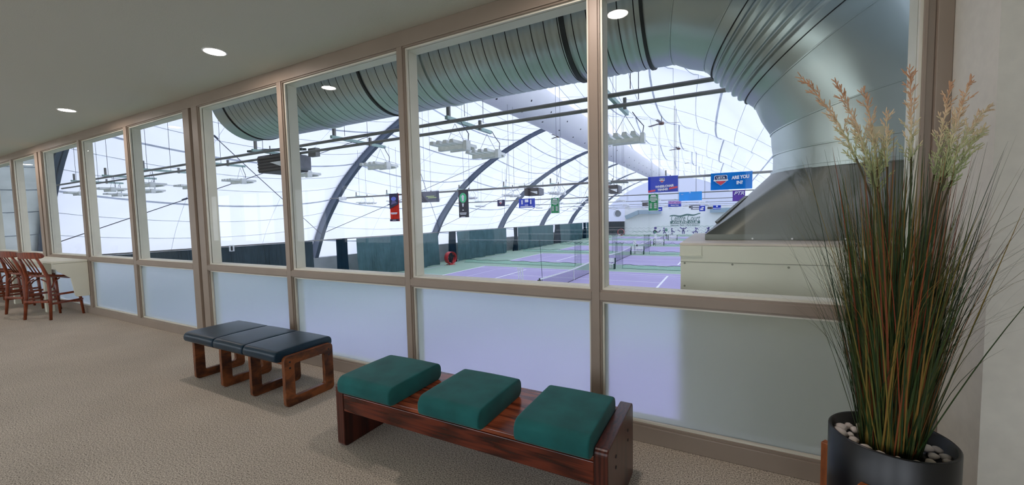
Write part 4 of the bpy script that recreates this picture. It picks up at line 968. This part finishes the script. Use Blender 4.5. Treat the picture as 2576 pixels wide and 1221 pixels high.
# elbow gores in x-z plane; inner silhouette vertices and segment angles
inner=[(-.66,3.06),(-.50,3.06),(-.20,2.93),(.235,2.50),(.37,2.22),(.39,2.02),(.39,1.87)]
ang=[0,25,45,65,86,90]
def axisring(i):
    if i==0: b=0.; sc_=1
    elif i==len(inner)-1: b=math.radians(90); sc_=1
    else: b=math.radians((ang[i-1]+ang[i])/2); sc_=1/math.cos(math.radians((ang[i]-ang[i-1])/2))
    n_=Vector((math.sin(b),0,math.cos(b)))  # outward (away from inner corner)
    r2=R*sc_; p_=Vector((inner[i][0],YC,inner[i][1]))+n_*r2
    return p_,n_,r2
def row_at(c,n_,r2,rr=0): return [v-o_ for v in ringrow(c,(0,1,0),R+rr,n_,r2+rr)]
for i in range(len(inner)-1):
    c0_,n0,r0_=axisring(i); c1_,n1,r1_=axisring(i+1)
    m=MB()
    if i==2: # corrugated piece
        L_=(c1_-c0_).length; rows=[]; nn=150
        for j in range(nn+1):
            t=j/nn; u=(t-.2)/.6; cor=.022*max(0,math.sin(u*PI*2*4.999-.9))**1.2 if 0<u<1 else 0
            # keep rings parallel inside the piece
            nm=(n0.lerp(n1,t)).normalized(); rows.append(row_at(c0_.lerp(c1_,t),nm,r0_+(r1_-r0_)*t,cor))
        m.grid(rows,True,True)
    else:
        rows=[row_at(c0_.lerp(c1_,t),(n0.lerp(n1,t)).normalized(),r0_+(r1_-r0_)*t,0) for t in (0,.5,1)]; m.grid(rows,True,True)
    m.build('elbow_section',GALV,md)
    m=MB(); d_=(c1_-c0_).normalized()
    if i>0:
        rows=[[v+d_*s_ for v in row_at(c0_,n0,r0_,rr)] for s_,rr in ((-.008,.0),(-.006,.008),(.004,.008),(.006,.0))]; m.grid(rows,False,True); m.build('seam_band',GALV,md)
for t_,rr in ((.16,.012),(.84,.012)):
    c0_,n0,r0_=axisring(2); c1_,n1,r1_=axisring(3); nm=n0.lerp(n1,t_).normalized(); c_=c0_.lerp(c1_,t_); d_=(c1_-c0_).normalized()
    MB().grid([[v+d_*s_ for v in row_at(c_,nm,r0_+(r1_-r0_)*t_,q)] for s_,q in ((-.004,0),(-.003,rr),(.003,rr),(.004,0))],False,True).build('seam_band',GALVB,md)
# hood: round to square
XV=axisring(6)[0].x; BZ=1.275
hd_=thing('duct_hood',(XV,YC,BZ),'dusty grey sheet-metal hood joining the duct to the air unit','duct')
hx0,hx1,hy0,hy1=-.152,2.35,1.19,2.5
N=64; top_=[Vector((XV+R*math.cos(2*PI*i/N),YC+R*math.sin(2*PI*i/N),1.87)) for i in range(N)]
bot=[]
for i in range(N):
    a_=2*PI*(i)/N; c_,s_=math.cos(a_),math.sin(a_); q=i/N*4
    # map to rectangle: corners at 45deg steps
    k_=max(abs(c_),abs(s_)); u,w_=c_/k_,s_/k_
    bot.append(Vector(((hx0+hx1)/2+u*(hx1-hx0)/2,(hy0+hy1)/2+w_*(hy1-hy0)/2,BZ+.045)))
rows=[]
for t in (0,.34,.67,1): rows.append([b_.lerp(t_,t)-hd_.location for b_,t_ in zip(bot,top_)])
m=MB().grid(rows,True,True); m.build('hood_shell',GALVD,hd_)
m=MB(); X0,X1,Y0_,Y1_=hx0-XV,hx1-XV,hy0-YC,hy1-YC
m.box(X0,X1,Y0_-.003,Y0_+.01,0,.047).box(X0,X1,Y1_-.01,Y1_,0,.047).box(X0-.002,X0+.01,Y0_,Y1_,0,.047).box(X1-.01,X1,Y0_,Y1_,0,.047); m.build('base_flange',GALVD,hd_)
m=MB()
for x_ in (.35,.62,.95,1.35): m.tube([(hx0+x_-XV,Y0_-.003,.012),(hx0+x_-XV,Y0_-.012,.012)],.007,8)
m.build('screw',LAMPW,hd_)
m=MB(); A=at(1805,562,1,1.6)-hd_.location; B=at(1880,497,1,1.75)-hd_.location; m.bar(A,B,.05,.04); m.build('bracket_bar',GALVD,hd_)
loc(MB().box(.9,1.0,YC-R-.012,YC-R-.002,2.02,2.1),hd_).build('paper_tag',plain('tan_label',rgb(214,202,166),.7),hd_)
rows=[ringrow((XV-XV,0,z),(1,0,0),R+rr,(0,1,0),R+rr) for z,rr in ((1.84-BZ,0),(1.85-BZ,.018),(1.875-BZ,.018),(1.88-BZ,0))]
MB().grid(rows,False,True).build('collar',GALV,hd_)
# air unit box
UB=thing('air_handling_unit',(1.1,1.45,ZF),'tall cream air handling cabinet with a pale lid under the hood','air unit')
bx0,bx1,by0,by1,bz=-.31,2.9,.76,2.05,1.255
def ub(m): m.v=[(x-1.1,y-1.45,z-ZF) for x,y,z in m.v]; return m
ub(MB().box(bx0,bx1,by0,by1,ZF,bz)).build('cabinet',BOXP,UB,.004)
ub(MB().box(bx0-.006,bx1,by0-.004,by1+.5,bz,bz+.018)).build('lid',BOXT,UB,.003)
ub(MB().box(bx0-.004,-.16,by0-.012,by0,bz-.075,bz-.004).box(bx0-.008,-.155,by0-.018,by0,bz-.082,bz-.074)).build('access_cover',BOXP,UB)
ub(MB().box(bx0,bx1,by0-.003,by0,bz-.13,bz-.127)).build('panel_joint',plain('joint_grey',rgb(140,140,124),.7),UB)
m=MB()
for x_,z_ in ((-.28,-.14),(-.28,-.32),(.05,-.14),(.4,-.15),(.9,-.15)): m.tube([(x_,by0-.004,bz+z_),(x_,by0,bz+z_)],.008,8)
ub(m).build('screw_cap',plain('screw_grey',rgb(150,150,132),.6),UB)
# ================================================================== LIGHT
w=bpy.data.worlds.new('world'); scn.world=w; w.use_nodes=True; nt=w.node_tree; nt.nodes.clear()
bg=nt.nodes.new('ShaderNodeBackground'); bg.inputs[0].default_value=(.85,.895,1,1); bg.inputs[1].default_value=3.15; ow=nt.nodes.new('ShaderNodeOutputWorld'); nt.links.new(bg.outputs[0],ow.inputs[0])

struct(MB().box(-60,40,-80,-6.8,-3.7,-3.6),'ground',plain('pale_concrete_ground',rgb(196,196,190),.9,var=.0))
